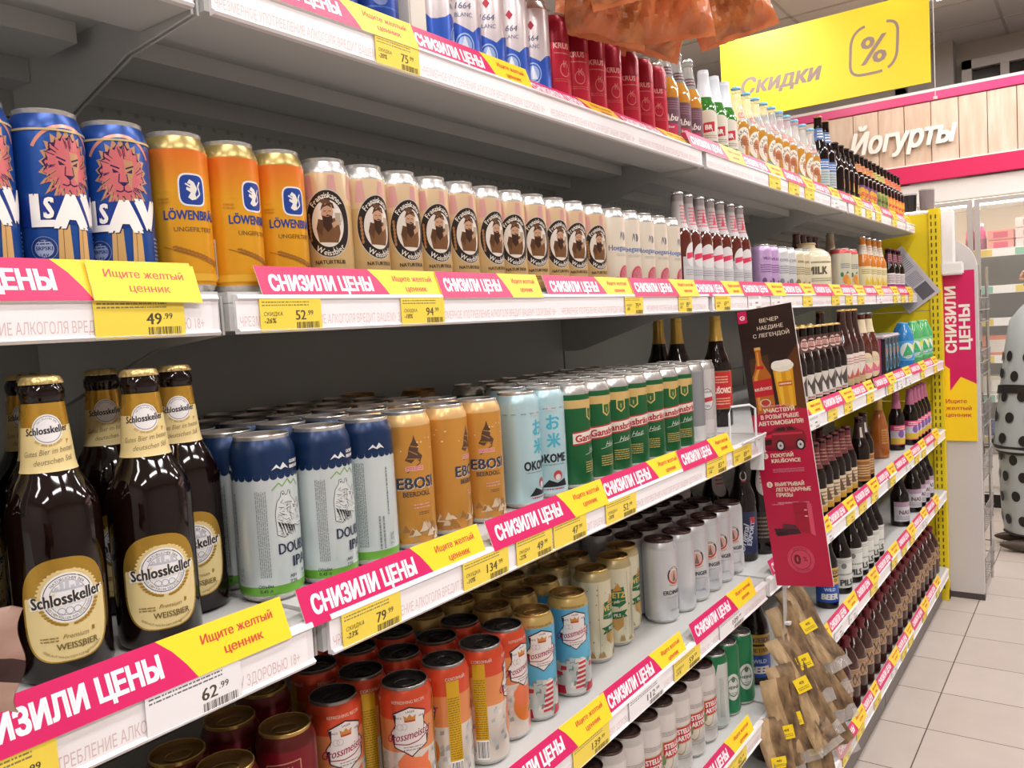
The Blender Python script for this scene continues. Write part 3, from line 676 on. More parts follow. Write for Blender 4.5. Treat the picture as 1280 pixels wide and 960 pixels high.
def art_gross(c_lo, fruit, stripe):
    A = Art(); ink = K('#33222c'); mag = K('#a12a52')
    for u in (0, 103.6):
        if fruit:
            A.ell(u+4, 54, 24, 26, K('#e8833c')); A.poly([(u-20, 74), (u-6, 90), (u+8, 76), (u+24, 84), (u+20, 56), (u-12, 50)], K('#ea7b52'))
            A.ell(u+18, 22, 11, 12, K('#e9c9b2')); A.ell(u+18, 22, 9, 10, K('#dc6f6c'))
            for i in range(6): a = i*PI/3; A.line([(u+18, 22), (u+18+8*math.cos(a), 22+9*math.sin(a))], .7, K('#f0c4b4'))
            A.poly([(u+6, 38), (u+14, 48), (u+20, 42)], K('#4f8a3f')); R = random.Random(13)
            for i in range(34):
                a, b = u+R.choice((R.uniform(-48, -22), R.uniform(30, 42))), R.uniform(14, 84); A.poly([(a-3, b-3), (a+R.uniform(2, 4), b-2), (a+2, b+R.uniform(3, 7)), (a-3, b+2)], K(R.choice(('#b9b6b4', '#cdd0d0', '#a8a6a4', '#e2ddd8'))))
        else:
            R = random.Random(9)
            for i in range(40):
                a, b = u+R.uniform(-44, 44), R.uniform(10, 66); w = R.uniform(5, 12)
                A.poly([(a-w/2, b-4), (a+w/2, b-3), (a+w*.6, b+3), (a-w*.4, b+4)], K(R.choice(('#b9c7c4', '#d8d3c8', '#6f9a92', '#e3d9cf', '#c43446', '#8d8f8c'))))
            for i in range(6): A.poly([(u-4+i*1.5, 16+i*8), (u+14+i*.6, 18+i*8), (u+14+i*.6, 22+i*8), (u-4+i*1.5, 20+i*8)], K('#cf3a46')); A.poly([(u-4+i*1.5, 20+i*8), (u+14+i*.6, 22+i*8), (u+14+i*.6, 25+i*8), (u-4+i*1.5, 23+i*8)], K('#efe9e2'))
            A.poly([(u-44, 8), (u-20, 8), (u-22, 22), (u-42, 22)], K('#b92236')); A.poly([(u+14, 8), (u+40, 8), (u+36, 20), (u+20, 22)], K('#b92236'))
        n0 = len(A.it)
        sh = [(-21, 120), (-12, 124), (0, 128), (12, 124), (21, 120), (18, 106), (25, 96), (21, 78), (8, 72), (0, 66), (-8, 72), (-21, 78), (-25, 96), (-18, 106)]
        A.poly([(u+a*1.06, 97+(b-97)*1.06) for a, b in sh], ink); A.poly([(u+a, b) for a, b in sh], K('#e9e4e2'))
        A.poly([(u-7, 112), (u-8, 119), (u-3.5, 116), (u, 120), (u+3.5, 116), (u+8, 119), (u+7, 112)], K('#c98a3e')); A.rect(u-7, 110, u+7, 112.4, K('#b8442f'))
        for q in (-13, -8): A.ring(u+q, 104, 3.6, 4.2, K('#b4aeb0'))
        A.text('SINCE', u-15, 114.5, 2.6, ink, .01); A.text('1897', u+15, 114.5, 2.6, ink, .01); A.text('LAGER', u+1, 122, 2.8, ink, .01)
        A.text('Grossmeister', u, 88, 11, mag, .022, .42, rot=9, fit=62); A.line([(u-22, 82), (u-4, 81), (u+10, 84), (u+24, 92)], 1.4, mag); A.micro(u-10, 72, u+14, 79, 2, K('#9a9496'))
        for q_ in range(n0, len(A.it)): A.it[q_] = ([tuple((p[0], p[1]+17) for p in t) for t in A.it[q_][0]], A.it[q_][1], A.it[q_][2])
        if stripe:
            A.rect(u+42, 40, u+60, 150, K('#d9a91e')); A.micro(u+43, 42, u+59, 128, 26, K('#8a7416')); A.rect(u+42, 12, u+60, 40, WHT); A.bars(u+43, 14, u+59, 38, BLACK)
            A.text('СОЮЗНЫЙ', u+56, 151, 4, K('#f0d9c8'), .02)
        A.text('REFRESHING RECIPE', u, 151, 4, K('#f3d6c4') if fruit else K('#8d7a45'), .01, fit=44)
    return A
def art_vetz():
    A = Art(); gr = K('#1d6b45')
    for u in (0, 103.6):
        A.poly([(u-18, 82), (u-14, 112), (u+16, 116), (u+20, 84), (u+8, 78)], gr); A.line([(u-17, 88), (u+19, 90)], 1.2, K('#c8b56a')); A.text('VETZ', u+1, 96, 11, K('#d6b45c'), .04); A.text('pils', u+1, 86, 6, K('#e9e4d2'), .02, .3)
        A.poly([(u-8, 108), (u+4, 124), (u+12, 110)], K('#c08a45')); A.poly([(u-12, 60), (u+14, 64), (u+12, 40), (u, 32), (u-12, 42)], K('#c59a5a'))
        A.poly([(u-22, 66), (u+22, 72), (u+16, 64), (u+22, 58), (u-20, 54), (u-14, 60)], gr); A.text('PILS', u+1, 59.5, 6, K('#e9e4d2'), .03)
        A.line([(u+26, 20), (u+25, 145)], .7, K('#8d8a70')); A.line([(u-26, 20), (u-25, 145)], .7, K('#8d8a70')); A.micro(u+30, 20, u+40, 120, 4, K('#a7a48c'), 2, True)
    R = random.Random(2)
    for i in range(70): a, b = R.uniform(-100, 100), R.uniform(14, 146); A.ell(a, b, R.uniform(.6, 1.6), R.uniform(.6, 1.6), K(R.choice(('#6d5a3a', '#8a7a55'))), 7)
    for i in range(30): a = R.uniform(-100, 100); A.poly([(a-4, 12), (a, 12+R.uniform(4, 14)), (a+4, 12)], K('#a78a5c'))
    return A
def art_erdinger():
    A = Art(); dk = K('#33353c')
    for u in (0, ):
        A.ring(u, 98, .1, 17, K('#e6e0d6'), 1.1); A.ring(u, 98, 12.5, 16.5, K('#3d4047'), 1.1); A.ring(u, 98, 12.5, 16.5, K('#c5434a'), 1.1, 200, 340); A.arc('ERDINGER', u, 98, 14.4, 3.4, WHT, 90, True, 1.1, .03)
        A.ell(u, 97, 11, 12, K('#d8a9a0')); A.poly([(u-5, 86), (u, 108), (u+6, 86)], K('#7a6b5e')); A.line([(u-14, 80), (u, 77), (u+14, 80)], 2, K('#c7a661'))
        A.text('ERDINGER', u, 60, 8.5, dk, .03, fit=52); A.micro(u-20, 52, u+20, 56, 1, K('#a9adb4')); A.text('Alkoholfrei', u+4, 26, 5, K('#9aa2ac'), .0, .35)
    A.rect(62, 8, 92, 140, K('#c3d0d6')); A.micro(64, 30, 90, 130, 9, K('#7d868c'), 4, True); A.rect(66, 108, 82, 130, WHT); A.bars(67, 110, 81, 128, BLACK); A.text('3', 76, 40, 8, dk, .02)
    A.ell(-40, 40, 10, 14, K('#d3d6da')); A.ell(30, 34, 12, 16, K('#d6d8dc'))
    return A
def art_stella():
    A = Art()
    for u in (0, 103.6):
        A.ell(u-12, 66, 14, 26, K('#b8a070')); A.ell(u-12, 66, 12, 23, K('#ded8cf')); A.poly([(u-22, 62), (u+26, 66), (u+26, 102), (u-22, 98)], K('#cbb27a')); A.poly([(u-20, 64), (u+24, 68), (u+24, 100), (u-20, 96)], K('#c22f40'))
        A.text('STELLA', u+2, 84, 10.5, WHT, .04, rot=4, fit=38); A.text('ARTOIS', u+2, 70, 10.5, WHT, .04, rot=4, fit=38); A.micro(u-24, 108, u+22, 118, 3, K('#a7a09a')); A.micro(u-20, 30, u+20, 40, 2, K('#bdb6b0'))
        A.ell(u-20, 62, 5, 10, K('#7f9a66'))
    return A
def art_greenring():
    A = Art(); gr = K('#1f7a4d')
    for u in (0, 103.6):
        A.ell(u, 70, 23, 34, K('#2a7a52')); A.ell(u, 70, 20, 31, K('#d9dcda')); A.ring(u, 70, 13.5, 15, gr, 1.5); A.text('HEINE', u, 66, 7, K('#25543d'), .03, fit=30); A.ell(u, 88, 5, 7, K('#5d7a6a')); A.micro(u-12, 50, u+12, 58, 2, K('#6d8a7a'))
        A.poly([(u+30, 10), (u+74, 10), (u+74, 150), (u+44, 150), (u+28, 80)], K('#c9d0cd')); A.micro(u+46, 30, u+58, 120, 5, K('#8b9590'), 2, True)
    return A
def art_darkred():
    A = Art(); gd = K('#c98f78')
    for u in (0, 103.6):
        A.line([(u-20, 20), (u-20, 136), (u+20, 140), (u+20, 20)], 1.4, gd); R = random.Random(4)
        for i in range(26):
            a, b = u-20+5*R.randint(0, 7), 38+6*R.randint(0, 15); A.line([(a, b), (a+5*R.randint(0, 2), b), (a+5*R.randint(0, 2), b+6)], 1, gd)
    return A
def art_small(c, text, ink):
    A = Art()
    for u in (0, 94):
        A.micro(u-22, 58, u+22, 84, 4, K(ink)); A.text(text, u, 96, 8, K(ink), .03); A.ell(u-12, 36, 7, 9, K(ink), 12); A.ell(u+10, 30, 5, 7, K(ink), 12); A.micro(u-18, 10, u+18, 22, 2, K(ink))
    return A
def art_fruitcan():
    A = Art()
    for u in (0, 94):
        A.ell(u, 52, 13, 18, K('#e89a4a')); A.ell(u+14, 40, 11, 15, K('#f0b93c')); A.ell(u-15, 70, 6, 9, K('#4d8a5a')); A.poly([(u-2, 72), (u+8, 84), (u+12, 74)], K('#4d8a5a')); A.micro(u-20, 92, u+20, 112, 3, K('#6d7a8a')); A.rect(u-30, 4, u+30, 12, K('#a9c04a'))
    return A
def art_redlogo():
    A = Art()
    for u in (0, 103.6):
        A.ell(u, 92, 17, 26, K('#e3e2e2')); A.ring(u, 92, 15, 16.4, K('#7a6f70'), 1.5); A.poly([(u-14, 84), (u+14, 88), (u+13, 98), (u-15, 94)], K('#c64048')); A.text('ASAHI', u, 106, 5, K('#6d6466'), .02); A.text('TEA', u, 74, 5, K('#4d4648'), .02); A.rect(u-20, 16, u+20, 46, K('#d9d4d4'))
    return A

CAN = {
 'lion': can('lion', 'can', [(168, K('#20509e'))], art_lion(), R=32.5, neck=K('#1c4690'), rim=SIL),
 'orange': can('orange', 'can', [(105, K('#e6a526')), (168, K('#e27a2b'))], art_orange(), neck=M('#a8955c', .28, .6), rim=SIL),
 'monk': can('monk', 'can', [(110, K('#d2b27c')), (168, K('#dcc09a'))], art_monk(), R=32.5, neck=SIL),
 'grapefruit': can('grapefruit', 'can', [(168, K('#e6ddcc'))], art_grapefruit(), neck=SIL),
 'blanc': can('blanc', 'can', [(168, K('#d9d0d2'))], art_blanc(), R=32.5, neck=SIL),
 'blue': can('blue', 'can', [(168, K('#26489c'))], art_bluecan(), R=34, neck=SIL),
 'red': can('red', 'can', [(110, K('#c8203c')), (163, K('#9e1730'))], art_redcan(), H=163, R=31, neck=K('#9e1730'), rim=SIL),
 'ipa': can('ipa', 'can', [(18, K('#6fae3f')), (136, K('#cfd9da')), (178, K('#183158'))], art_ipa(), H=178, R=34.5, rim=SIL, lid=SILD),
 'ebosi': can('ebosi', 'can', [(178, K('#c98f3f'))], art_ebosi(), H=178, R=34, neck=K('#dcb478'), lid=SILD),
 'brown': can('brown', 'can', [(40, K('#5d5a30')), (178, K('#3b2c22'))], None, H=178, R=34, neck=K('#8a6a45'), rim=GOLDD, lid=GOLDD),
 'okome': can('okome', 'can', [(178, K('#b3d3da'))], art_okome(), H=178, R=34, rim=SIL),
 'gans': can('gans', 'can', [(178, K('#1d6136'))], art_gans(), H=178, R=33.5, neck=SIL, rim=SIL),
 'redlogo': can('redlogo', 'can', [(178, K('#c9c6c6'))], art_redlogo(), H=178, R=33.5, neck=SIL),
 'clear': can('clear', 'can', [(40, K('#d9d9d8')), (178, K('#8f9296'))], None, H=178, R=33, neck=SIL),
 'gross': can('gross', 'can', [(88, K('#dcd2c8')), (130, K('#e2905a')), (168, K('#d9502f'))], art_gross(None, True, True), R=34.5, H=170, rim=SILD, lid=BLK),  # lid coloured black for the shade under the shelf above
 'grossblue': can('grossblue', 'can', [(60, K('#c8c9c4')), (150, K('#5fb0d4')), (168, K('#c9ae6a'))], art_gross(None, False, False), R=34.5, H=170, neck=K('#c9ae6a'), rim=GOLD, lid=GOLDD),
 'vetz': can('vetz', 'can', [(168, K('#d5d0b4'))], art_vetz(), R=34.5, H=170, neck=K('#b7a77a'), rim=GOLD, lid=GOLDD),
 'erdinger': can('erdinger', 'can', [(168, K('#cfd2d6'))], art_erdinger(), R=35, H=170, neck=K('#c9cbcd'), rim=SHADELID, lid=SHADELID),
 'stella': can('stella', 'can', [(168, K('#ddd9d6'))], art_stella(), R=33.5, H=170, neck=K('#cdc8c4'), rim=SHADELID, lid=SHADELID),
 'greenring': can('greenring', 'can', [(168, K('#1f7a4d'))], art_greenring(), R=33.5, H=170, neck=K('#1f7a4d'), rim=SIL, lid=SILD),
 'darkred': can('darkred', 'can', [(168, K('#7a1420'))], art_darkred(), R=34.5, H=170, neck=K('#5d1a18'), rim=GOLD, lid=GOLDD),
 'lilac': can('lilac', 'can', [(140, K('#c9a9d8'))], art_small('', 'VILLA', '#7a5590'), H=140, R=31),
 'whitecan': can('whitecan', 'can', [(140, K('#d8dadd'))], art_small('', 'COCO', '#8a8d96'), H=140, R=31),
 'creamcan': can('creamcan', 'can', [(140, K('#dfd4b4'))], art_small('', 'KIWI', '#8a8560'), H=140, R=31),
}
# ---- bottles
def std(H, R, neck=13, sh=.52, lip=13.5):           # ordinary beer-bottle outline
    return [(R-6, 0), (R-1, 2), (R, 6), (R, H*sh), (R*.965, H*(sh+.05)), (R*.84, H*(sh+.105)), (R*.66, H*(sh+.16)), (R*.50+2, H*(sh+.22)), (neck+2.2, H*(sh+.30)), (neck, H*.92), (lip, H*.93), (lip, H*.965), (neck-.5, H*.97), (neck-.5, H)]
def art_schloss_body():
    A = Art(); cr = P('#e0cc92'); gd = M('#b8923a', .28, .6); ink = P('#2b2a30')
    def blob(k):
        return [(27*k*math.copysign(abs(math.cos(a))**(.62 if math.sin(a) < 0 else .8), math.cos(a)), 66+(42 if math.sin(a) > 0 else 46)*(k if k < 1 else k)*math.copysign(abs(math.sin(a))**(.75 if math.sin(a) > 0 else .62), math.sin(a))) for a in [2*PI*i/48+.01 for i in range(48)]]
    A.poly([(p[0]*1.30, p[1]) for p in blob(1.0)], gd)
    low = [(p[0]*1.26, min(p[1], 76)) for p in blob(.975)]
    A.poly(low, cr)
    A.ell(2, 74, 24, 24, cr)
    A.ring(2, 74, .1, 21, P('#e9e8ea')); A.ring(2, 74, 18.8, 19.5, ink); A.ring(2, 74, 14.2, 14.7, P('#7a7c86'))
    A.arc('NATÜRLICHER BIER', 2, 74, 16.4, 2.5, ink, 90); A.arc('AUS DEM KELLER DES SCHLOSSES', 2, 74, 17.0, 2.1, ink, 270, False)
    for i in range(5): A.rect(-8+i*4, 80, -5+i*4, 84+3*(i % 3), P('#c2c4cc'))
    A.poly([(-10, 80), (14, 80), (14, 82), (-10, 82)], P('#b7bac4')); 
    for q in (-4, 2, 8): A.ring(q, 63, 2.6, 3.1, P('#8a8c96'))
    for s in (-1, 1):
        for i in range(9):
            a = math.radians(90+s*(14+i*9)); A.ell(2+23.5*math.cos(a), 74+23.5*math.sin(a), 2.3, 1.2, P('#dfc98c'), 8); 
            a = math.radians(270+s*(10+i*8)); A.ell(2+22.8*math.cos(a), 74+22.8*math.sin(a), 2.3, 1.2, gd, 8)
    A.text('Schlosskeller', 1.6, 69.2, 10, P('#f2eee6'), .11, .06, rot=5, fit=58); A.text('Schlosskeller', 1.6, 69.5, 10, ink, .035, .06, rot=5, fit=56)
    A.text('Premium', 5, 40, 4, P('#8a7440'), .0, .35); A.text('WEISSBIER', 6, 31, 5.6, P('#6d5c33'), .02, fit=32); A.micro(-22, 38, -8, 43, 2, P('#8a7440'))
    A.arc('GEBRAUT NACH DEM REINHEITSGEBOT', 2, 62, 38, 2, P('#8a7440'), 270, False, 1.0)
    return A
def art_schloss_neck():
    A = Art(); cr = P('#e0cc92'); gd = M('#c79a3a', .28, .6); ink = P('#2b2a30')
    A.rect(-60, 185, 60, 236, gd); A.rect(-60, 178, 60, 216, cr); A.ring(0, 214, .1, 12.5, P('#e6e4e4')); A.ring(0, 214, 10.8, 11.4, P('#6d6f7a')); A.arc('NATÜRLICHER BIER', 0, 214, 9.2, 1.6, P('#6d6f7a'), 90)
    A.text('Schlosskeller', 0, 210.5, 6.2, ink, .03, .06, rot=4, fit=36); A.arc('SEIT 1893 BRAUEREI', 0, 214, 13.8, 2, gd, 270, False)
    A.text('Gutes Bier im besten', 0, 193, 5, P('#8a7a50'), .0, .35, rot=5, fit=40); A.text('deutschen Stil', 3, 185, 5, P('#8a7a50'), .0, .35, rot=5, fit=30)
    return A
DG = M('#130705', .05, 0, 0); BG = M('#3a140c', .07, 0, .8); AMB = M('#b8651c', .08, 0, .8); CLR = M('#dfe3e0', .05, 0, .6, .38); GRN = M('#2f7a22', .07, 0, .8); HON = M('#cf9234', .08, 0, .8)
sp = [(30, 0), (35.5, 3), (37.5, 8), (37.5, 136), (36.6, 146), (33.5, 156), (28.5, 166), (24, 174), (21, 182), (16.2, 236), (16.2, 238), (17.4, 240), (17.4, 247), (15.5, 250), (14.5, 257)]
def lbl(w, v0, v1, c, shapes):
    A = Art(); A.rect(-w, v0, w, v1, P(c))
    for s in shapes:
        k, a = s[0], s[1:]
        getattr(A, k)(*a)
    return A
def bt(key, H, R, body, cap, labels, **k): return bottle(key, 'bottle', std(H, R, **k), body, cap, labels)
def segs(prof, levels):                              # per-segment materials by height
    out = []
    for (r0, z0), (r1, z1) in zip(prof, prof[1:]):
        z = (z0+z1)/2; out.append([m for lim, m in levels if z <= lim][0])
    return out
p22 = std(222, 30, 11.5); p22s = [(r, z) for r, z in p22[:4]]+[(29.9, 150*.83)]+p22[4:]
BOT = {
 'schloss': bottle('schloss', 'bottle', sp, DG, M('#c4ab70', .28, .6), [('label', art_schloss_body(), 37.5), ('neck_label', art_schloss_neck(), 19)], n=36),
 'silverneck': bottle('silverneck', 'bottle', std(236, 31), M('#5a1f12', .08, 0, .7), SIL,
    [('neck_label', lbl(50, 150, 214, '#b9b4b4', [('micro', -14, 160, 14, 206, 6, P('#c64a5c')), ('poly', [(-5, 170), (5, 170), (0, 200)], P('#c8405a'))]), 16), ('label', lbl(30, 30, 84, '#b8b8ba', [('ell', 2, 88, 24, 30, P('#d6d4d4')), ('poly', [(-20, 78), (24, 88), (24, 98), (-20, 92)], P('#d0365a')), ('rect', -30, 24, 30, 62, P('#c3c3c6')), ('micro', -24, 40, 24, 56, 3, P('#8a8a90'))]), 31)], foil=(158, M('#a9a0a0', .35, .4))),
 'purple_label': bottle('purple_label', 'bottle', p22, segs(p22, [(150, HON), (400, CLR)]), SIL,
    [('label', lbl(44, 18, 104, '#6d4a5a', [('text', 'Abu', 0, 52, 16, WHT, .02, .3), ('poly', [(-16, 20), (14, 20), (18, 44), (-12, 46)], P('#c8305a')), ('micro', -22, 76, 22, 98, 4, P('#9a7484')), ('text', 'Bear', 0, 36, 6, WHT, .02)]), 30), ('neck_label', lbl(40, 158, 176, '#4a4448', [('micro', -10, 160, 10, 174, 2, P('#c8a0a8'))]), 14)]),
 'white_foil': bottle('white_foil', 'bottle', std(218, 30), GRN, None,
    [('label', lbl(40, 40, 106, '#ddd6c8', [('poly', [(-14, 60), (16, 64), (16, 88), (-14, 84)], P('#c02a3c')), ('text', 'BR', 0, 68, 12, WHT, .04), ('micro', -24, 46, 24, 56, 2, P('#9a8f80')), ('ell', 0, 104, 30, 12, P('#ddd6c8'))]), 30)], foil=(150, M('#dfe6ee', .35, .1))),
 'teal': bottle('teal', 'bottle', p22, segs(p22, [(128, M('#c08a34', .08, 0, .8)), (400, CLR)]), M('#6fb8d6', .35, .2),
    [('label', lbl(0.1, 60, 61, '#c08a34', [('ring', 2, 74, 10, 27, P('#e9e2d4'), 1.35, -20, 270), ('ell', 4, 70, 15, 20, P('#b9744a')), ('line', [(-40, 60), (-20, 40), (2, 32), (24, 34), (44, 46)], 7, P('#6fb4bc')), ('arc', 'GARAGE', 2, 74, 19, 9, P('#7a6a5a'), 110, True, 1.35, .04), ('micro', -10, 62, 18, 78, 3, P('#7a4628'))]), 30), ('neck_label', lbl(8, 136, 150, '#c8563a', [('micro', -6, 138, 6, 148, 2, WHT)]), 20)]),
 'bluetag': bt('bluetag', 282, 33, DG, GOLDD, [('label', lbl(40, 40, 130, '#b9c6c4', [('rect', -40, 96, 40, 130, P('#3f6fb4')), ('micro', -24, 100, 24, 124, 3, WHT), ('micro', -26, 46, 26, 90, 5, P('#7a8a92'))]), 33), ('neck_label', lbl(40, 200, 240, '#4a6a9a', [('micro', -10, 205, 10, 235, 3, WHT)]), 16)]),
 'greenband': bt('greenband', 222, 31, DG, BLK, [('label', lbl(44, 18, 46, '#2b1c14', [('rect', -44, 22, 44, 30, P('#a3b23c')), ('rect', -44, 34, 44, 40, P('#6f8f3a')), ('poly', [(-6, 52), (6, 52), (3, 86), (-3, 86)], P('#c9a23c'))]), 31)]),
 'violet': bt('violet', 222, 31, DG, BLK, [('label', lbl(44, 24, 96, '#6f4a7a', [('ell', 0, 62, 20, 26, P('#e0a83c')), ('text', 'YUZU', 0, 54, 14, P('#d6304a'), .05), ('micro', -26, 28, 26, 40, 2, WHT)]), 31), ('neck_label', lbl(40, 150, 182, '#d98a3c', [('micro', -10, 154, 10, 178, 3, P('#7a3a5a'))]), 16)]),
 'lime': bt('lime', 222, 31, DG, BLK, [('label', lbl(44, 24, 96, '#a9ad62', [('ell', 0, 62, 20, 26, P('#7a8a3c')), ('text', 'LIME', 0, 54, 12, P('#3a3a2c'), .05), ('micro', -26, 28, 26, 40, 2, P('#3a3a2c'))]), 31), ('neck_label', lbl(40, 150, 182, '#c9b85a', [('micro', -10, 154, 10, 178, 3, P('#4a5a2c'))]), 16)]),
 'coral': bt('coral', 222, 31, DG, BLK, [('label', lbl(44, 24, 96, '#e07048', [('ell', 0, 62, 22, 28, P('#efa83c')), ('text', 'PEACH', 0, 54, 13, P('#c02a4a'), .05), ('micro', -26, 28, 26, 40, 2, P('#7a2a2c'))]), 31), ('neck_label', lbl(40, 150, 182, '#e8704a', [('micro', -10, 154, 10, 178, 3, P('#7a2a2c'))]), 16)]),
 'krus': bottle('krus', 'bottle', std(276, 35), DG, None, [('label', lbl(40, 44, 140, '#8a6a2c', [('rect', -37, 47, 37, 137, P('#c3202c')), ('text', 'KRUŠOVICE', 0, 84, 14, P('#f0e6d2'), .04, 0, 'C', 0, 1, 1, 62), ('micro', -26, 54, 26, 74, 3, P('#e0b890')), ('micro', -20, 108, 20, 128, 3, P('#e0b890'))]), 35)], foil=(214, M('#c9a552', .3, .6))),
 'goldcap': bt('goldcap', 232, 32, DG, M('#d0b070', .3, .5), [('neck_label', lbl(50, 158, 204, '#4a2a22', [('ell', 0, 180, 12, 17, P('#d9b8ae')), ('ell', 0, 178, 8, 11, P('#b9847a'))]), 17), ('label', lbl(44, 26, 96, '#c9c2b8', [('poly', [(-30, 40), (-6, 92), (8, 66), (30, 96), (34, 40)], P('#4a4240')), ('poly', [(-12, 34), (0, 70), (16, 36)], P('#ded8d0')), ('micro', -26, 28, 26, 36, 1, P('#b83a44'))]), 32)]),
 'tallwhite': bt('tallwhite', 272, 34, M('#33120c', .07, 0, .8), GOLD, [('label', lbl(48, 24, 126, '#d9cfc4', [('micro', -30, 90, 30, 116, 3, P('#a85a5a')), ('poly', [(-30, 40), (-10, 74), (4, 50), (20, 78), (34, 40)], P('#b85a4a')), ('rect', -48, 24, 48, 46, P('#b9a27a'))]), 34)]),
 'creamneck': bt('creamneck', 256, 35, M('#52200f', .07, 0, .8), M('#6d7074', .3, .5), [('neck_label', lbl(60, 186, 234, '#dccdaa', []), 17), ('label', lbl(.1, 60, 61, '#52200f', [('ell', 0, 70, 36, 46, P('#dfc9a4')), ('poly', [(-30, 56), (-4, 78), (16, 56), (32, 74), (30, 44), (-24, 44)], P('#d9708a')), ('micro', -24, 80, 24, 100, 3, P('#8ab0b8'))]), 35)]),
 'redneck': bt('redneck', 226, 32, DG, M('#6a2a2c', .35, .3), [('neck_label', lbl(50, 150, 214, '#6d2c30', [('micro', -12, 160, 12, 200, 4, P('#b98a7a'))]), 16), ('label', lbl(46, 22, 92, '#cdbb9a', [('rect', -46, 22, 46, 40, P('#c99a3c')), ('micro', -30, 44, 30, 86, 4, P('#5a4a3c')), ('poly', [(-18, 44), (0, 84), (18, 44)], P('#6a4a34'))]), 32)]),
 'blackamber': bt('blackamber', 240, 34, DG, M('#5a2420', .35, .3), [('neck_label', lbl(40, 168, 222, '#3a2220', [('rect', -4, 172, 4, 206, P('#d9d2c8'))]), 16), ('label', lbl(42, 22, 96, '#c08a4a', [('rect', -36, 28, 36, 90, P('#8a5a2c')), ('micro', -26, 36, 26, 80, 5, P('#d9b98a'))]), 34)]),
 'ambercone': bottle('ambercone', 'bottle', [(34, 0), (38, 3), (39, 8), (37, 80), (31, 140), (22, 176), (15, 200), (14, 244), (15, 246), (15, 252)], M('#a85a1e', .08, 0, .7), GOLD, [('label', lbl(14, 60, 120, '#c98a3c', [('micro', -12, 66, 12, 114, 5, P('#8a3a2c'))]), 36)], foil=(196, M('#d6ae4e', .35, .3))),
 'pinkneck': bottle('pinkneck', 'bottle', std(246, 32), DG, None, [('label', lbl(44, 24, 108, '#d9427a', [('rect', -44, 44, 44, 84, P('#cfc8d2')), ('rect', -44, 28, 44, 52, P('#d9b83c')), ('ell', 4, 70, 14, 16, P('#7a5aa0')), ('micro', -26, 88, 26, 104, 2, WHT)]), 32)], foil=(178, M('#b96a8a', .45))),
 'pil': bt('pil', 232, 36, DG, BLK, [('label', lbl(58, 20, 118, '#cfd2cc', [('text', 'PILS', 0, 28, 20, P('#3a3a38'), .05), ('micro', -40, 58, 40, 70, 1, P('#8a8c86')), ('ell', -10, 92, 9, 9, P('#7a7c78')), ('micro', -44, 100, 44, 112, 2, P('#9a9c96'))]), 36)]),
 'nas': bt('nas', 226, 37, DG, BLK, [('label', lbl(44, 22, 104, '#c9c6cc', [('text', 'NAS', 0, 52, 18, P('#6a5a6a'), .05), ('rect', -44, 84, 44, 104, P('#a88aa0')), ('micro', -34, 28, 34, 46, 3, P('#8a868e'))]), 37)]),
 'zhig': bt('zhig', 250, 34, DG, BLK, [('label', lbl(50, 20, 128, '#1f4fa8', [('rect', -50, 76, 50, 128, P('#c9a23c')), ('rect', -50, 98, 50, 104, P('#3a2c1c')), ('text', 'ЖИГУЛЕВСКОЕ', 0, 108, 12, P('#2f2a5a'), .04, 0, 'C', 0, 1, 1, 84), ('text', 'СВЕТЛОЕ', 0, 84, 9, P('#5a3a1c'), .03), ('text', 'BEER', 0, 30, 18, P('#e9e6dc'), .06, .1), ('text', 'WILD', 0, 56, 10, P('#c9d6ee'), .03)]), 34)]),
 'export': bt('export', 272, 34, DG, BLK, [('label', lbl(40, 20, 126, '#232c52', [('text', 'Original', 0, 60, 16, P('#dfe2ee'), .02, .3, 'C', 78), ('text', 'EXPORT', 16, 70, 12, P('#c9cfe6'), .05, 0, 'C', 78), ('rect', 8, 96, 24, 112, P('#b83a4a'))]), 34), ('neck_label', lbl(36, 196, 232, '#14100f', [('ell', 0, 214, 9, 12, P('#cfc9c4')), ('ell', 0, 214, 6, 9, P('#14100f')), ('rect', -5, 199, 5, 203, P('#b83a5a'))]), 17)]),
 'greyoval': bt('greyoval', 276, 35, DG, BLK, [('neck_label', lbl(.1, 190, 191, '#14100f', [('ell', 0, 196, 20, 44, P('#b8b0ae')), ('micro', -10, 180, 12, 218, 4, P('#a83a44'))]), 24), ('label', lbl(40, 30, 110, '#2c2422', [('micro', -26, 40, 26, 100, 6, P('#8a7a6a'))]), 35)]),
 'kraft': bottle('kraft', 'bottle', [(36, 0), (42, 3), (44, 10), (44, 118), (43, 136), (38, 158), (28, 178), (18, 192), (14, 200), (14, 212), (17, 213), (17, 226)], M('#3a1a14', .14, 0, .4), None, [('label', lbl(136, 74, 132, '#a98a68', [('line', [(-60+i*10, 104+12*(1 if i % 2 else -1)) for i in range(13)], 5, P('#4a342a')), ('line', [(-60+i*10, 88+9*(-1 if i % 2 else 1)) for i in range(13)], 3, P('#5a4234')), ('micro', -60, 118, 60, 128, 2, P('#6a5040'))]), 44)], foil=(196, M('#6a1a22', .35))),
 'amberfruit': bt('amberfruit', 232, 32, M('#c8782c', .08, 0, .7), SIL, [('label', lbl(46, 26, 110, '#dcd2a4', [('micro', -30, 78, 30, 100, 3, P('#7a6a4a')), ('poly', [(-20, 34), (-12, 70), (0, 40), (10, 72), (22, 34)], P('#d9b83c')), ('rect', -46, 26, 46, 30, P('#b8a23c'))]), 32), ('neck_label', lbl(40, 160, 200, '#cfc4b4', [('micro', -10, 166, 10, 196, 3, P('#a88a5a'))]), 15)]),
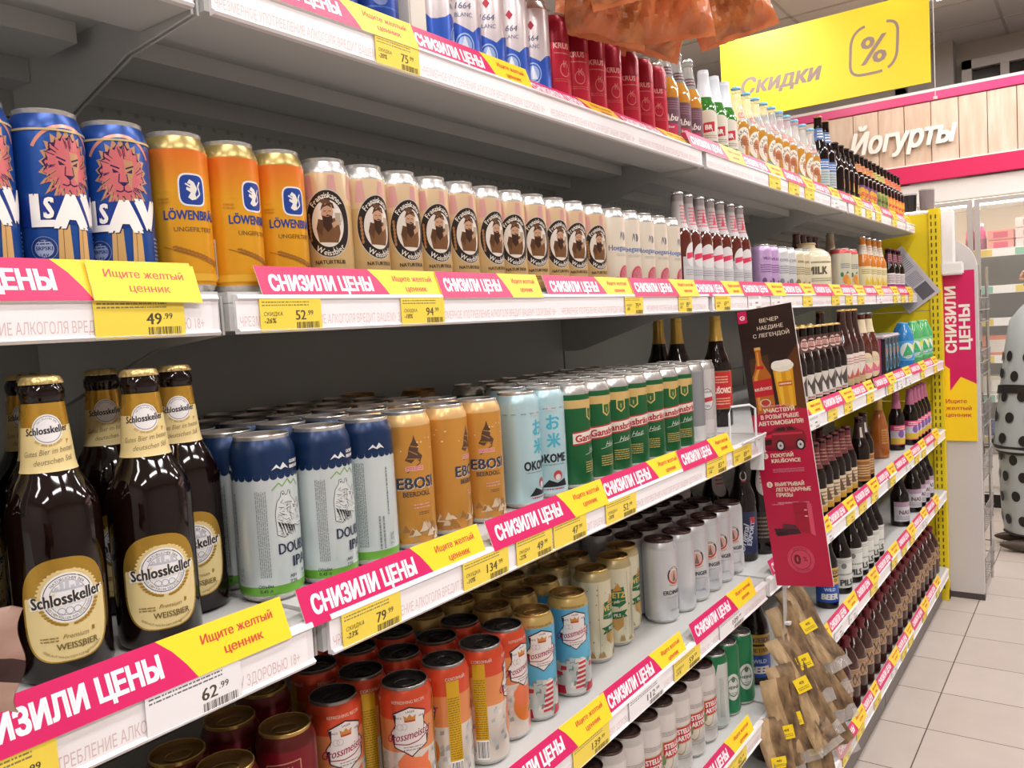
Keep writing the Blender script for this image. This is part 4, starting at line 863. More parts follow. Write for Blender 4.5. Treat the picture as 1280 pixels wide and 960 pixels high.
 'whitelabel': bt('whitelabel', 206, 29, DG, M('#8a3a4a', .35, .3), [('label', lbl(40, 28, 92, '#d9d2d0', [('rect', -40, 28, 40, 42, P('#9a3a7a')), ('micro', -26, 48, 26, 86, 5, P('#6a4a54'))]), 29), ('neck_label', lbl(40, 140, 186, '#5a2a34', [('micro', -10, 146, 10, 180, 4, P('#c98a9a'))]), 15)]),
 'darkneck': bt('darkneck', 232, 30, M('#4a2018', .08, 0, .7), M('#b08a8a', .35, .3), [('label', lbl(44, 30, 96, '#b84a4a', [('micro', -26, 40, 26, 86, 5, P('#e0c8b8'))]), 30)]),
 'tallclear': bt('tallclear', 250, 30, M('#b9a48a', .15, 0, .5), SIL, [('label', lbl(44, 30, 116, '#d4cdb8', [('micro', -26, 60, 26, 106, 5, P('#8a8468'))]), 30)]),
}

# ------------------------------------------------------------------ products on the shelves
# eye-level shelf (2)
row(CAN['lion'], 2, [(.272, .812, 0), (.338, .812, 2), (.404, .812, 5), (.470, .812, -18)], 'royal blue can with lion face and white lettering', 'the frame edge')
row(CAN['orange'], 2, [(.538, .812, -6), (.605, .812, 12), (.672, .812, -4)], 'golden orange can with blue lion crest', 'the blue lion cans')
row(CAN['monk'], 2, [(.7475, .812, -38), (.814, .812, -8), (.881, .812, -14), (.947, .812, -19), (1.013, .812, -16), (1.079, .812, -9), (1.145, .812, -28), (1.211, .812, -27), (1.277, .812, -20), (1.344, .812, -24), (1.418, .812, -22)], 'beige can with bearded monk roundel', 'the orange cans')
row(CAN['grapefruit'], 2, [(1.497, .812, -5), (1.564, .812, -20), (1.631, .812, -12), (1.698, .812, -16), (1.766, .812, -2)], 'cream can with red grapefruit', 'the monk cans')
row(BOT['silverneck'], 2, [(1.838, .812, 5), (1.902, .815, -5), (1.966, .812, -30), (2.030, .812, -20), (2.096, .812, -34), (2.170, .812, -12), (2.236, .812, -28)], 'brown bottle with silver neck foil', 'the cream cans')
row(CAN['lilac'], 2, [(2.405, .812, -30), (2.475, .812, -30)], 'small lilac can', 'the silver-neck bottles')
row(CAN['whitecan'], 2, [(2.565, .812, -30), (2.640, .812, -20)], 'small white patterned can', 'the lilac cans')
row(CAN['creamcan'], 2, [(2.730, .812, -30), (2.800, .812, -40)], 'small pale yellow can', 'the lilac cans')
def make_jug():
    pr = [(70, 0), (78, 4), (80, 12), (80, 122), (74, 138), (56, 152), (34, 158), (30, 162), (30, 176)]
    A = Art(); A.micro(-60, 100, 60, 112, 1, P('#8a8468')); A.text('MILK', -10, 66, 26, P('#5a5648'), .05); A.text('MILK', 200, 66, 26, P('#5a5648'), .05); A.micro(-60, 40, 60, 54, 2, P('#9a9478')); A.rect(-250, 6, 250, 30, P('#cfc07a'))
    return bottle('jug', 'jug', pr, M('#ded6b8', .25, 0, .4), M('#c9a06a', .4), [('label', A, 80)], name='beer_jug')
row(make_jug(), 2, [(3.00, .850, -40)], 'large cream plastic jug with dark lettering', 'beside the small pale yellow cans')
row(BOT['darkneck'], 2, [(3.16, .93), (3.24, .93), (3.32, .93), (3.40, .93)], 'dark-necked bottle with red label, behind the fruit can', 'the cream jug')
row(can('fruit', 'can', [(150, K('#dcd8c0')), (168, K('#c84a4a'))], art_fruitcan(), H=168, R=40), 2, [(3.31, .815, -45), (3.42, .815, -30)], 'fat cream can with printed orange fruit', 'the cream jug')
row(BOT['tallclear'], 2, [(3.52, .90), (3.62, .93)], 'tall beige bottle with pale label', 'the fruit cans')
row(BOT['amberfruit'], 2, [(3.66, .812, -30), (3.76, .812, -30), (3.86, .812, -30), (3.96, .812, -30)], 'amber bottle with pale yellow label', 'the fruit cans')
row(BOT['whitelabel'], 2, [(4.16, .812, -40), (4.27, .812, -35), (4.38, .812, -30)], 'dark bottle with white and magenta label', 'the amber bottles')
# top shelf (1)
row(CAN['blue'], 1, [(.705, .812, -15), (.784, .812, -25), (.862, .812, -30)], 'dark blue can with pale emblem', 'the frame edge')
def make_carton():
    m = MB(); m.box(-.018, -.034, 0, .018, .034, .20, M('#dcd6ca', .5), .002)
    t = thing('drink_carton', (.925, .82, DECK[1]+.0006), 'narrow cream carton between the dark blue and white-blue cans', 'carton')
    link('body', m.mesh('body'), t)
    m = MB(); m.box(-.0182, -.0345, .150, .0182, -.0335, .19, M('#6a86c4', .4)); m.box(-.006, -.03, .2, .006, .03, .212, M('#dcd6ca', .5)); link('seal', m.mesh('seal'), t)
make_carton()
row(CAN['blanc'], 1, [(.984, .812, 35), (1.052, .812, -40), (1.119, .812, -48), (1.186, .812, -52), (1.252, .812, -55)], 'white and blue can with red diamond', 'the cream carton')
row(CAN['red'], 1, [(1.322, .812, -20), (1.391, .812, -38), (1.456, .812, -28), (1.523, .812, -30), (1.600, .812, -40), (1.668, .812, -42), (1.735, .812, -45)], 'tall crimson can with pale lettering', 'the white-blue cans')
row(BOT['purple_label'], 1, [(1.803, .812, -45), (1.868, .812, -40), (1.935, .812, -48), (1.90, .875, -40)], 'clear bottle of amber drink with dark purple label', 'the crimson cans')
row(BOT['white_foil'], 1, [(2.03, .812, -50), (2.100, .812, -48), (2.170, .812, -46)], 'green bottle with white foil neck', 'the purple-label bottles')
row(BOT['teal'], 1, [(2.258, .812), (2.335, .812), (2.41, .812), (2.482, .812), (2.552, .812), (2.625, .812), (2.70, .812), (2.78, .812), (2.87, .812), (2.96, .812)], 'clear-necked amber bottle with teal swoosh label', 'the green bottles')
row(BOT['bluetag'], 1, [(3.07, .815, -50), (3.16, .815, -40)], 'tall dark bottle with blue and white label', 'the teal-swoosh bottles')
row(BOT['greenband'], 1, [(3.275, .812), (3.352, .812), (3.43, .812), (3.505, .812)], 'dark bottle with green bands at its foot', 'the blue-label bottles')
row(BOT['violet'], 1, [(3.60, .812), (3.672, .812), (3.745, .812), (3.818, .812)], 'dark bottle with violet and yellow label', 'the green-band bottles')
row(BOT['lime'], 1, [(3.895, .812), (3.968, .812), (4.04, .812)], 'dark bottle with lime label', 'the violet-label bottles')
row(BOT['coral'], 1, [(4.115, .812), (4.188, .812), (4.26, .812), (4.333, .812), (4.405, .812)], 'dark bottle with coral orange label', 'the lime-label bottles')
# third shelf (3)
row(BOT['schloss'], 3, [(.346, .742, -20), (.432, .737, -23)], 'dark brown bottle with gold and cream castle label', 'the frame edge')
row(BOT['schloss'], 3, [(.268, .775, -25), (.386, .835, -20), (.505, .795, -27)], 'dark brown bottle with gold castle label', 'the frame edge', 'second rank')
row(BOT['schloss'], 3, [(.300, .86, -20), (.470, .875, -22), (.42, .94, -30), (.34, .93, 10)], 'dark brown bottle with gold castle label', 'the frame edge', 'third rank')
row(CAN['ipa'], 3, [(.572, .748, 0), (.645, .738, 0), (.722, .745, 98)], 'tall white can with navy shoulder and rhino', 'the brown bottles')
row(CAN['ipa'], 3, [(.580, .824, -5)], 'tall white can with navy shoulder', 'behind the first rhino can')
row(CAN['ebosi'], 3, [(.798, .748, -30), (.875, .748, 15), (.950, .745, -33)], 'copper orange can with dark samurai figure', 'the white rhino cans')
ranks(CAN['ipa'], 3, [.660, .733], [.823, .895, .967, 1.039], 'white can with navy shoulder', 'the brown bottles')
row(CAN['ipa'], 3, [(.584, .898, 40), (.584, .970, 70), (.584, 1.042, 10)], 'white can with navy shoulder, deep behind the bottles', 'the front')
ranks(CAN['ebosi'], 3, [.806, .880, .954], [.823, .895, .967, 1.039], 'copper orange can', 'the rhino cans')
row(CAN['brown'], 3, [(1.10, .99, -20), (1.02, 1.06, -10)], 'dark brown can with bronze lid, set far back', 'the pale blue cans')
row(CAN['okome'], 3, [(1.052, .746, 0), (1.132, .750, -38)], 'pale ice-blue can with turquoise characters', 'the copper cans')
row(CAN['gans'], 3, [(1.207, .745, 10), (1.280, .745, -10), (1.352, .745, -30), (1.425, .745, -50), (1.498, .745, -50), (1.570, .745, -25), (1.640, .745, -35)], 'green can with white diagonal name band', 'the pale blue cans')
ranks(CAN['gans'], 3, [1.207, 1.279, 1.351, 1.424, 1.497, 1.570, 1.641], [.818, .890, .962], 'green can', 'the pale blue cans')
ranks(CAN['okome'], 3, [1.135], [.822], 'pale ice-blue can', 'behind the second pale blue can')
row(CAN['clear'], 3, [(1.712, .748, -20), (1.714, .822, 0)], 'bare silver grey can', 'the green cans')
row(CAN['redlogo'], 3, [(1.784, .752, -40), (1.786, .826, -60)], 'silver can with red oval logo', 'the bare silver can')
row(BOT['krus'], 3, [(2.01, .80, -55), (1.91, .86, -50), (1.955, .93, -50)], 'dark bottle with gold foil neck and red label', 'the shelf end')
XS = lambda a, b, n: [a+(b-a)*i/(n-1) for i in range(n)]
row(BOT['goldcap'], 3, [(x, .705, RR.uniform(-60, -40)) for x in XS(2.34, 2.78, 7)], 'dark bottle with gold cap and portrait neck label', 'the promo banner')
ranks(BOT['goldcap'], 3, XS(2.36, 2.78, 6), [.79], 'dark gold-capped bottle', 'the promo banner')
row(BOT['tallwhite'], 3, [(2.875, .71, -45), (2.955, .71, -50), (3.035, .71, -45), (2.92, .79, -45)], 'tall dark bottle with big white label', 'the gold-cap bottles')
row(BOT['creamneck'], 3, [(3.145, .71, -50), (3.255, .71, -50)], 'red-brown bottle with cream neck band', 'the tall white-label bottles')
def make_multipack():
    t = thing('beer_multipack', (3.62, .775, DECK[3]+.0006), 'film-wrapped pack of dark cans with blue swirls on third shelf', 'multipack')
    A = Art()
    for i in range(4):
        u = -140+i*70
        A.rect(u, 8, u+62, 150, P('#1c161c')); A.ring(u+31, 100, 16, 22, P('#3fa3c4'), 1.2); A.ell(u+31, 98, 14, 17, P('#a8684a')); A.ring(u+31, 48, 15, 21, P('#3fa3c4'), 1.2); A.ell(u+31, 46, 12, 16, P('#1c161c')); A.line([(u+6, 120), (u+14, 146), (u+30, 150)], 4, P('#3fa3c4'))
    m = MB(); m.box(-.15, -.075, 0, .15, .09, .158, M('#3a2c30', .3), .012); m.decal(A, flat_map((0, -.0755, 0), (1, 0, 0), (0, 0, 1)))
    B = Art(); B.rect(-70, 8, 70, 148, P('#b04a72')); B.micro(-50, 30, 50, 130, 6, P('#d9c2cc')); B.poly([(-20, 50), (0, 90), (20, 70), (10, 110), (-30, 100)], P('#4a1c30'))
    m.decal(B, flat_map((-.1505, .0075, 0), (0, -1, 0), (0, 0, 1))); m.box(-.153, -.078, .15, .153, .093, .164, M('#d9d2d6', .2), .006)
    link('pack', m.mesh('pack'), t)
    m = MB()
    for i in range(4): m.lathe([(24, 164), (27, 166), (24, 167)], SIL, 18, cx=-.105+i*.07, cy=-.035)
    link('can_tops', m.mesh('can_tops'), t)
make_multipack()
pet = lambda c, c2: bottle('pet', 'bottle', [(30, 0), (36, 4), (38, 14), (38, 128), (35, 150), (26, 176), (16, 192), (14, 200)], M(c, .12, 0, .5), M(c2, .4), [('label', lbl(110, 40, 124, c2, [('ell', -10, 82, 30, 34, P('#dfe6e2')), ('poly', [(-30, 60), (-10, 110), (20, 64)], P('#3fa86a')), ('micro', -30, 48, 30, 62, 2, P('#2f5fa8')), ('ell', 24, 100, 12, 14, P('#d9d84a'))]), 38)])
row(pet('#2f7fc0', '#4aa0d8'), 3, [(3.89, .705, -45), (3.99, .735, -30)], 'blue plastic bottle with bright label', 'the film-wrapped pack')
row(pet('#4fae6a', '#7ac48a'), 3, [(4.10, .71, -45), (4.20, .72, -45), (4.30, .71, -40), (4.40, .71, -40)], 'green plastic bottle with bright label', 'the blue plastic bottles')
# fourth shelf (4)
row(CAN['darkred'], 4, [(.604, .788, -46), (.512, .773, -40), (.583, .864, -30), (.501, .845, -20), (.43, .80, -30), (.66, .90, 0)], 'dark red can with bronze lid and line drawing', 'the upright joint')
row(CAN['gross'], 4, [(.766, .748, -40), (.842, .746, 72), (.914, .738, 45), (.986, .750, -3)], 'orange can with white shield and script name', 'the dark red cans')
row(CAN['gross'], 4, [(.690, .800, -20), (.760, .822, 72), (.833, .820, 40), (.903, .810, 80), (.972, .822, 10)], 'orange shield can', 'the dark red cans', 'second rank')
row(CAN['gross'], 4, [(.745, .896, 0), (.818, .892, 30), (.890, .884, 60)], 'orange shield can', 'the dark red cans', 'third rank')
row(CAN['gross'], 4, [(.80, .965, 0), (.88, .96, 40)], 'orange shield can', 'the dark red cans', 'fourth rank')
row(CAN['grossblue'], 4, [(1.060, .746, -32), (1.160, .742, -40)], 'sky blue can with gold top and white shield', 'the orange cans')
ranks(CAN['grossblue'], 4, [1.052, 1.126, 1.20], [.820, .893, .966, 1.038], 'gold-topped blue can', 'the orange cans')
row(CAN['grossblue'], 4, [(.975, .896, 0), (.96, .97, 0), (.97, 1.045, 0)], 'gold-topped blue can deep behind the orange cans', 'the front')
row(CAN['vetz'], 4, [(1.297, .774, 0), (1.386, .778, -56), (1.462, .800, 0)], 'cream can with green and gold badge', 'the sky blue cans')
ranks(CAN['vetz'], 4, [1.285, 1.360], [.850, .923, .996], 'cream green-badge can', 'the sky blue cans')
row(CAN['erdinger'], 4, [(1.535, .752, -13), (1.610, .746, 88), (1.684, .746, -50), (1.757, .746, -48), (1.831, .746, -55), (1.905, .748, -50)], 'white can with round red emblem and shadow-dark lid', 'the cream badge cans')
ranks(CAN['erdinger'], 4, [1.537, 1.611, 1.685, 1.759, 1.833, 1.907], [.822, .896, .970], 'white can with shadow-dark lid', 'the cream badge cans')
row(BOT['export'], 4, [(2.02, .752, -55)], 'black bottle with dark blue vertical label', 'beside the white emblem cans')
row(BOT['greyoval'], 4, [(2.10, .735, -45), (2.19, .735, -50), (2.05, .835, -40), (1.985, .905, -40)], 'black bottle with grey oval neck label', 'the blue-label black bottle')
row(BOT['redneck'], 4, [(x, .708, RR.uniform(-60, -40)) for x in XS(2.36, 2.88, 8)], 'dark bottle with maroon neck label', 'the promo banner')
ranks(BOT['redneck'], 4, XS(2.40, 2.86, 6), [.79], 'dark maroon-necked bottle', 'the promo banner')
row(BOT['blackamber'], 4, [(3.02, .70, -50), (3.15, .715, -45)], 'black bottle with tan label', 'the maroon-neck bottles')
row(BOT['ambercone'], 4, [(3.62, .76, -40)], 'conical amber bottle with yellow foil neck', 'beside the pink-neck bottles')
row(BOT['pinkneck'], 4, [(3.84, .735, -50), (4.00, .71, -45), (4.085, .71, -50), (4.17, .71, -40), (4.255, .71, -40), (4.34, .71, -45)], 'dark bottle with pink foil neck and bright label', 'the conical amber bottle')
# fifth shelf (5)
row(CAN['stella'], 5, [(1.10, .73, -20), (1.172, .73, -20), (1.244, .73, -24), (1.314, .73, -22), (1.386, .73, -30), (1.455, .73, -20), (1.523, .73, -26), (1.591, .73, -24), (1.660, .73, -20)], 'white can with red name plate and shadow-dark lid', 'the frame edge')
ranks(CAN['stella'], 5, XS(1.28, 1.66, 6), [.802], 'white lager can with shadow-dark lid', 'the frame edge')
row(CAN['greenring'], 5, [(1.732, .73, 60), (1.803, .73, -35), (1.874, .722, -40)], 'green can with silver oval ring', 'the white name-plate cans')
row(BOT['zhig'], 5, [(2.00, .725, -55)], 'dark bottle with yellow and blue label', 'beside the green ring cans')
row(BOT['zhig'], 5, [(2.62, .715, -60)], 'dark bottle with yellow and blue label', 'behind the dried fish packets')
row(BOT['pil'], 5, [(2.78, .715, -40), (2.91, .712, -50), (2.995, .712, -45), (3.08, .712, -48), (3.165, .712, -45), (3.25, .712, -50)], 'dark bottle with large white lettered label', 'the dried fish')
row(BOT['nas'], 5, [(3.74, .712, -48), (4.02, .712, -50), (4.13, .712, -45), (4.24, .712, -40), (4.35, .712, -50)], 'dark stout bottle with lilac and grey label', 'the white-label bottles')
# bottom shelf (6)
row(BOT['kraft'], 6, [(x, .714, RR.uniform(-60, -30)) for x in XS(2.30, 4.42, 22)], 'dark brown bottle with kraft paper band', 'the dried fish packets')
ranks(BOT['kraft'], 6, XS(2.35, 4.42, 21), [.82], 'dark brown kraft-band bottle', 'the dried fish packets')

# ------------------------------------------------------------------ promo strips and price tags in the rails
PNK = M('#d21862', .4); YLW = M('#ffd62a', .4); YINK = M('#c9473a', .4); TAGY = M('#f2d84e', .45); TAGW = M('#efeef0', .45); TINK = M('#4a4030', .5)
def strip_mesh():
    A = Art(); A.rect(0, 0, 295, 41, YLW)
    A.poly([(0, 0), (196, 0), (189, 14), (180, 28), (168, 41), (0, 41)], PNK)
    A.text('СНИЗИЛИ', 60, 11, 19, M('#fff6fa', .4), .05, fit=92); A.text('ЦЕНЫ', 141, 11, 19, M('#fff6fa', .4), .05, fit=52)
    A.text('Ищите желтый', 244, 24.5, 8.2, YINK, .02, fit=74); A.text('ценник', 246, 10, 8.2, YINK, .02, fit=40)
    m = MB(); m.box(0, .0003, 0, .295, .0011, .041, M('#f3efe6', .5)); m.decal(A, flat_map((0, .0002, 0), (1, 0, 0), (0, 0, 1)))
    return m.mesh('promo_strip')
STRIP = strip_mesh()
def yellow_mesh():
    A = Art(); A.rect(0, 0, 112, 41, YLW); A.text('Ищите желтый', 56, 24.5, 8.2, YINK, .02, fit=82); A.text('ценник', 58, 10, 8.2, YINK, .012, fit=42)
    m = MB(); m.box(0, .0003, 0, .112, .0011, .041, M('#f3efe6', .5)); m.decal(A, flat_map((0, .0002, 0), (1, 0, 0), (0, 0, 1)))
    return m.mesh('promo_card')
def nearest_noun(s, x):
    c = [n for q, n in FRONTS.get(s, []) if abs(q-x) < .6]
    if not c: return None
    return min((abs(q-x), n) for q, n in FRONTS[s])[1].split(' with ')[0].split(',')[0].replace('royal ', '').replace('dark brown bottle', 'brown bottle')
def nice(noun): return noun+('s' if not noun.endswith('s') else '')
def put_strip(s, x0, x1, i, lean=.36, me=None, tw=0.0, word='pink-yellow strip', zoff=0):
    o = link('promo_strip' if me is None else 'promo_card', me or STRIP, None, (x0, FRONT[s]-.0066+.002*(i % 2), DECK[s]-.009+zoff), (-lean, tw, 0))
    if me is None: o.scale = ((x1-x0)/.295, 1, 1)
    n = nearest_noun(s, (x0+x1)/2); w = nice(n) if n else 'shelf edge'
    tag(o, f'{word} below {w}, {ORD[i]} on {SHELF[s]} rail', 'promo strip', f'promo strips on the {SHELF[s]}')
STRIPS = {
 1: [(.565, .885), (.875, 1.166), (1.166, 1.475), (1.487, 1.816), (1.80, 2.152), (2.15, 2.485), (2.485, 2.80), (2.80, 3.12), (3.12, 3.46), (3.46, 3.79), (3.79, 4.12), (4.12, 4.44)],
 2: [(.19, .515), (.597, .905), (.902, 1.158), (1.18, 1.488), (1.488, 1.81), (1.80, 2.11), (2.10, 2.45), (2.44, 2.755), (2.755, 3.10), (3.10, 3.45), (3.45, 3.77), (3.77, 4.10), (4.10, 4.44)],
 3: [(.205, .51), (.531, .826), (.84, 1.145), (1.135, 1.443), (1.433, 1.693), (2.05, 2.41), (2.405, 2.755), (2.75, 3.038), (3.06, 3.39), (3.385, 3.712), (3.71, 4.05), (4.05, 4.38)],
 4: [(.805, 1.12), (1.112, 1.417), (1.455, 1.793), (1.92, 2.22), (2.24, 2.44), (2.43, 2.742), (2.735, 3.06), (3.07, 3.357), (3.36, 3.69), (3.69, 4.0), (4.0, 4.352)],
 5: [(1.08, 1.39), (1.415, 1.753), (2.08, 2.40), (2.40, 2.72), (2.72, 3.01), (3.02, 3.376), (3.376, 3.70), (3.70, 4.0), (4.0, 4.306)],
 6: [(2.44, 2.77), (2.77, 2.97), (2.97, 3.32), (3.32, 3.597), (3.60, 3.96), (3.96, 4.30)]}
for s, L in STRIPS.items():
    for i, (a, b) in enumerate(L): put_strip(s, a, b, i, lean=(.36 if not (s == 1 and i in (2, 3)) else .75))
YC = yellow_mesh()
o = link('promo_card', YC, None, (.404, FRONT[2]-.0098, DECK[2]-.009), (-.36, .03, 0)); tag(o, 'short yellow promo card overlapping the strip below the blue lion cans', 'promo card')
def tag_mesh(price, cents, disc, white=False, full=True):
    A = Art(); bg = TAGW if white else TAGY; A.rect(0, 0, 88, 36, bg)
    A.micro(3, 27, 70, 34, 2, M('#8a7c50', .5) if not white else M('#6a6a70', .5), hash(price) % 50)
    if price:
        A.text(price, 64, 12, 11.5, TINK, .025, al='R'); A.text('.'+cents, 66, 17, 6, TINK, .015, al='L')
        if disc: A.text('СКИДКА', 5, 17, 4.5, TINK, .0, .2, al='L'); A.text(disc, 5, 9, 6, TINK, .02, .2, al='L')
        A.bars(50, 2, 84, 9.5, TINK, 7)
    else:
        A.micro(48, 12, 66, 22, 1, TINK, 5); A.micro(6, 10, 24, 18, 2, M('#8a7c50', .5), 8); A.bars(52, 2, 84, 8, M('#8a7c50', .5), 7)
    m = MB(); m.box(0, .0003, 0, .088, .0008, .036, bg); m.decal(A, flat_map((0, .0002, 0), (1, 0, 0), (0, 0, 1)))
    return m.mesh('price_tag')
def put_tag(s, x, me, label, sx=1.0, group=None):
    o = link('price_tag', me, None, (x, FRONT[s]-.0056, DECK[s]-.0445), (0, 0, 0)); o.scale = (sx, 1, 1); tag(o, label, 'price tag', group or f'price tags on the {SHELF[s]}')
for s, x, p, c, d, w, sx in [(1, .80, '75', '99', '-20%', False, .95), (2, .404, '49', '99', None, False, 1.05), (2, .589, '52', '99', '-26%', False, 1.0), (2, .815, '94', '99', '-18%', False, 1.0), (2, 1.445, '79', '99', '-15%', False, .88), (2, 1.695, '89', '99', '-12%', False, .8), (2, 1.905, '69', '99', '-20%', False, 1.1),
                             (3, .199, '49', '99', None, False, 1.0), (3, .358, '62', '99', None, True, 1.05), (3, .575, '79', '99', '-23%', False, 1.0), (3, .775, '134', '99', '-10%', False, 1.08), (3, .889, '49', '99', '-22%', False, 1.0), (3, .982, '47', '99', None, False, 1.04), (3, 1.135, '52', '99', '-20%', False, 1.18), (3, 1.545, '83', '99', '-15%', False, 1.2), (3, 1.69, '89', '99', '-17%', False, 1.25),
                             (4, 1.0, '139', '99', None, False, 1.25), (4, 1.178, '112', '99', None, True, 1.5), (4, 1.354, '59', '99', '-21%', False, 1.35), (4, 1.575, '109', '99', None, True, 1.6), (5, 1.58, '42', '99', '-24%', False, 1.3)]:
    n = nearest_noun(s, x+.04) or 'cans'
    put_tag(s, x, tag_mesh(p, c, d, w), f'{"white" if w else "yellow"} price tag reading {p}.{c}, below {nice(n)} on {SHELF[s]}', sx)
FT, FTW = tag_mesh('', '', None), tag_mesh('', '', None, True)
for s in range(1, 7):
    k = 0
    for i, (a, b) in enumerate(STRIPS[s]):
        if a < 1.95: continue
        for f in ((.55,) if i % 3 else (.08, .60)):
            w = (i*5+s) % 4 == 0
            put_tag(s, a+f*(b-a), FTW if w else FT, f'small {"white" if w else "yellow"} price tag, {ORD[k]} on the far {SHELF[s]} rail', 1.15); k += 1

# ------------------------------------------------------------------ promo flag beside the third shelf and its holder
def build_banner():
    t = thing('promo_banner', (1.9, .704, EYE+.007), 'tall dark brown and crimson lottery banner with beer bottle and glass', 'banner')
    A = Art(); w, h = 130, 646
    dk, cr, bg_, cream = P('#2a1411'), P('#b8133f'), P('#5d3413'), P('#eadcc8')
    A.rect(0, -h, w, 0, cr); n0 = len(A.it)
    A.poly([(0, 0), (w, 0), (w, -312), (100, -306), (70, -290), (48, -312), (0, -318)], dk)
    A.poly([(w, -120), (w, -312), (100, -306), (78, -292), (90, -180)], bg_); A.poly([(14, -150), (60, -140), (60, -300), (40, -314), (14, -316)], P('#4a2a14'))
    A.rect(2, -38, 24, -2, P('#d3135a')); A.ring(13, -22, 4, 6.6, WHT, 1.0, 20, 330); A.rect(12, -24, 19, -21, WHT)
    for i, s in enumerate(('ВЕЧЕР', 'НАЕДИНЕ', 'С ЛЕГЕНДОЙ')): A.text(s, 74, -44-i*22, 11.5, cream, .01, fit=(44, 60, 84)[i])
    A.poly([(30, -116), (44, -116), (45, -124), (43.6, -128), (44, -158), (52, -184), (60, -204), (60, -312), (16, -316), (16, -204), (24, -184), (30, -158), (30.5, -128), (29, -124)], P('#b8651c')); A.rect(30, -124, 44.4, -116, P('#d9b25a'))
    A.poly([(34, -130), (38, -130), (37, -180), (28, -206), (26, -306), (20, -306), (20, -206), (32, -176)], P('#e09a3c')); A.rect(28, -182, 46, -172, P('#c3202c'))
    A.poly([(16, -216), (60, -212), (60, -262), (16, -266)], P('#c3202c')); A.text('KRUŠOVICE', 38, -246, 9, cream, .03, rot=4, fit=40); A.ell(38, -284, 13, 12, P('#d8c8a4')); A.ell(38, -284, 10, 9, P('#b8392c'))
    A.poly([(66, -186), (112, -184), (108, -300), (96, -306), (78, -296), (70, -300)], P('#d99a1e')); A.poly([(70, -196), (84, -196), (82, -294), (76, -296)], P('#f0bd3a')); A.poly([(94, -196), (106, -196), (103, -300), (96, -302)], P('#e8ae2c'))
    A.ell(89, -180, 26, 17, P('#efe8da')); A.ell(78, -174, 14, 11, P('#f6f1e6')); A.ell(98, -172, 13, 10, P('#f6f1e6')); A.rect(74, -240, 106, -226, P('#c8621c')); A.micro(76, -238, 104, -228, 1, cream)
    n1 = len(A.it); A.micro(26, -334, 96, -328, 1, P('#d98aa0'))
    for i, s in enumerate(('УЧАСТВУЙ', 'В РОЗЫГРЫШЕ', 'АВТОМОБИЛЯ!')): A.text(s, 66, -346-i*14.5, 9.5, cream, .035, fit=(72, 88, 104)[i])
    A.ell(64, -430, 52, 6, P('#7a0c2a'))
    A.poly([(14, -398), (24, -392), (40, -390), (54, -380), (88, -378), (104, -388), (116, -394), (120, -412), (116, -424), (20, -428), (12, -414)], P('#8a1028')); A.poly([(48, -390), (58, -383), (74, -382), (74, -391)], P('#3a0a14')); A.poly([(78, -382), (88, -382), (98, -390), (78, -391)], P('#3a0a14'))
    A.poly([(14, -400), (42, -396), (40, -404), (16, -406)], P('#d0203c')); A.poly([(16, -410), (40, -408), (38, -420), (20, -422)], P('#2a1014')); A.poly([(42, -394), (112, -396), (112, -400), (44, -399)], P('#c2304a'))
    for q in (58, 104): A.ell(q, -424, 11, 13, P('#1c1416')); A.ell(q, -424, 7, 9, P('#c9c0c2')); A.ell(q, -424, 2.4, 3, P('#4a4044'))
    for i, (v, a, b, c) in enumerate(((-446, 'ПОКУПАЙ', 'KRUŠOVICE', ''), (-513, 'ВЫИГРЫВАЙ', 'ЛЕГЕНДАРНЫЕ', 'ПРИЗЫ'))):
        A.ell(19, v, 7, 7, cream); A.text(str(i+1), 19, v-3, 6.5, cr, .03)
        for j, s in enumerate((a, b, c)):
            if s: A.text(s, 32, v-4-j*12.5, 8.6, cream, .035, al='L', fit=min(80, 7.4*len(s)))
        A.micro(32, v-40-(8 if c else 0), 104, v-30-(8 if c else 0) if not c else v-39, 3 if not c else 1, P('#d98aa0'))
    A.micro(18, -562, 46, -558, 1, P('#d98aa0'))
    A.poly([(66, -556), (98, -556), (98, -640+12), (66, -622)], P('#a0102e')); A.poly([(98, -556), (108, -560), (108, -634), (98, -628)], P('#d8506c')); A.poly([(70, -554), (98, -556), (108, -560), (78, -552)], P('#c43a58')); A.line([(67, -580), (98, -581)], 1, P('#5a0a1c')); A.line([(90, -574), (96, -574)], 1.6, WHT); A.line([(90, -588), (96, -588)], 1.6, WHT)
    A.poly([(14, -616), (70, -616), (76, -628), (20, -634)], P('#3a1420')); A.poly([(36, -604), (66, -608), (70, -618), (34, -616)], P('#5a2430')); A.ell(30, -628, 14, 5, P('#241014'))
    for q_ in range(n0, len(A.it)):
        A.it[q_] = ([tuple((p_[0], p_[1]*.77) if q_ < n1 else (p_[0], p_[1]+104) for p_ in t_) for t_ in A.it[q_][0]], A.it[q_][1], A.it[q_][2])
    A.ring(66, -584, .1, 31, P('#c8405e')); A.ring(66, -584, 21.5, 23, P('#7a0c2a')); A.text('0', 58, -594, 22, P('#6a0a24'), .04); A.text('%', 76, -588, 11, P('#6a0a24'), .02); A.arc('ПЕРЕПЛАТА', 66, -584, 26.5, 4.5, P('#8a1534'), 90); A.arc('РАССРОЧКА', 66, -584, 26.5, 4.5, P('#8a1534'), 270, False)
    m = MB()
    m.box(0, -w*.001, -h*.001, .004, 0, 0, M('#d9d6d4', .5)); m.decal(A, flat_map((-.0002, 0, 0), (0, -1, 0), (0, 0, 1)))
    b = link('board', m.mesh('board'), t)
    return t, b
bt_, bd_ = build_banner()
bt_.rotation_euler = (-.112, 0, -.02)
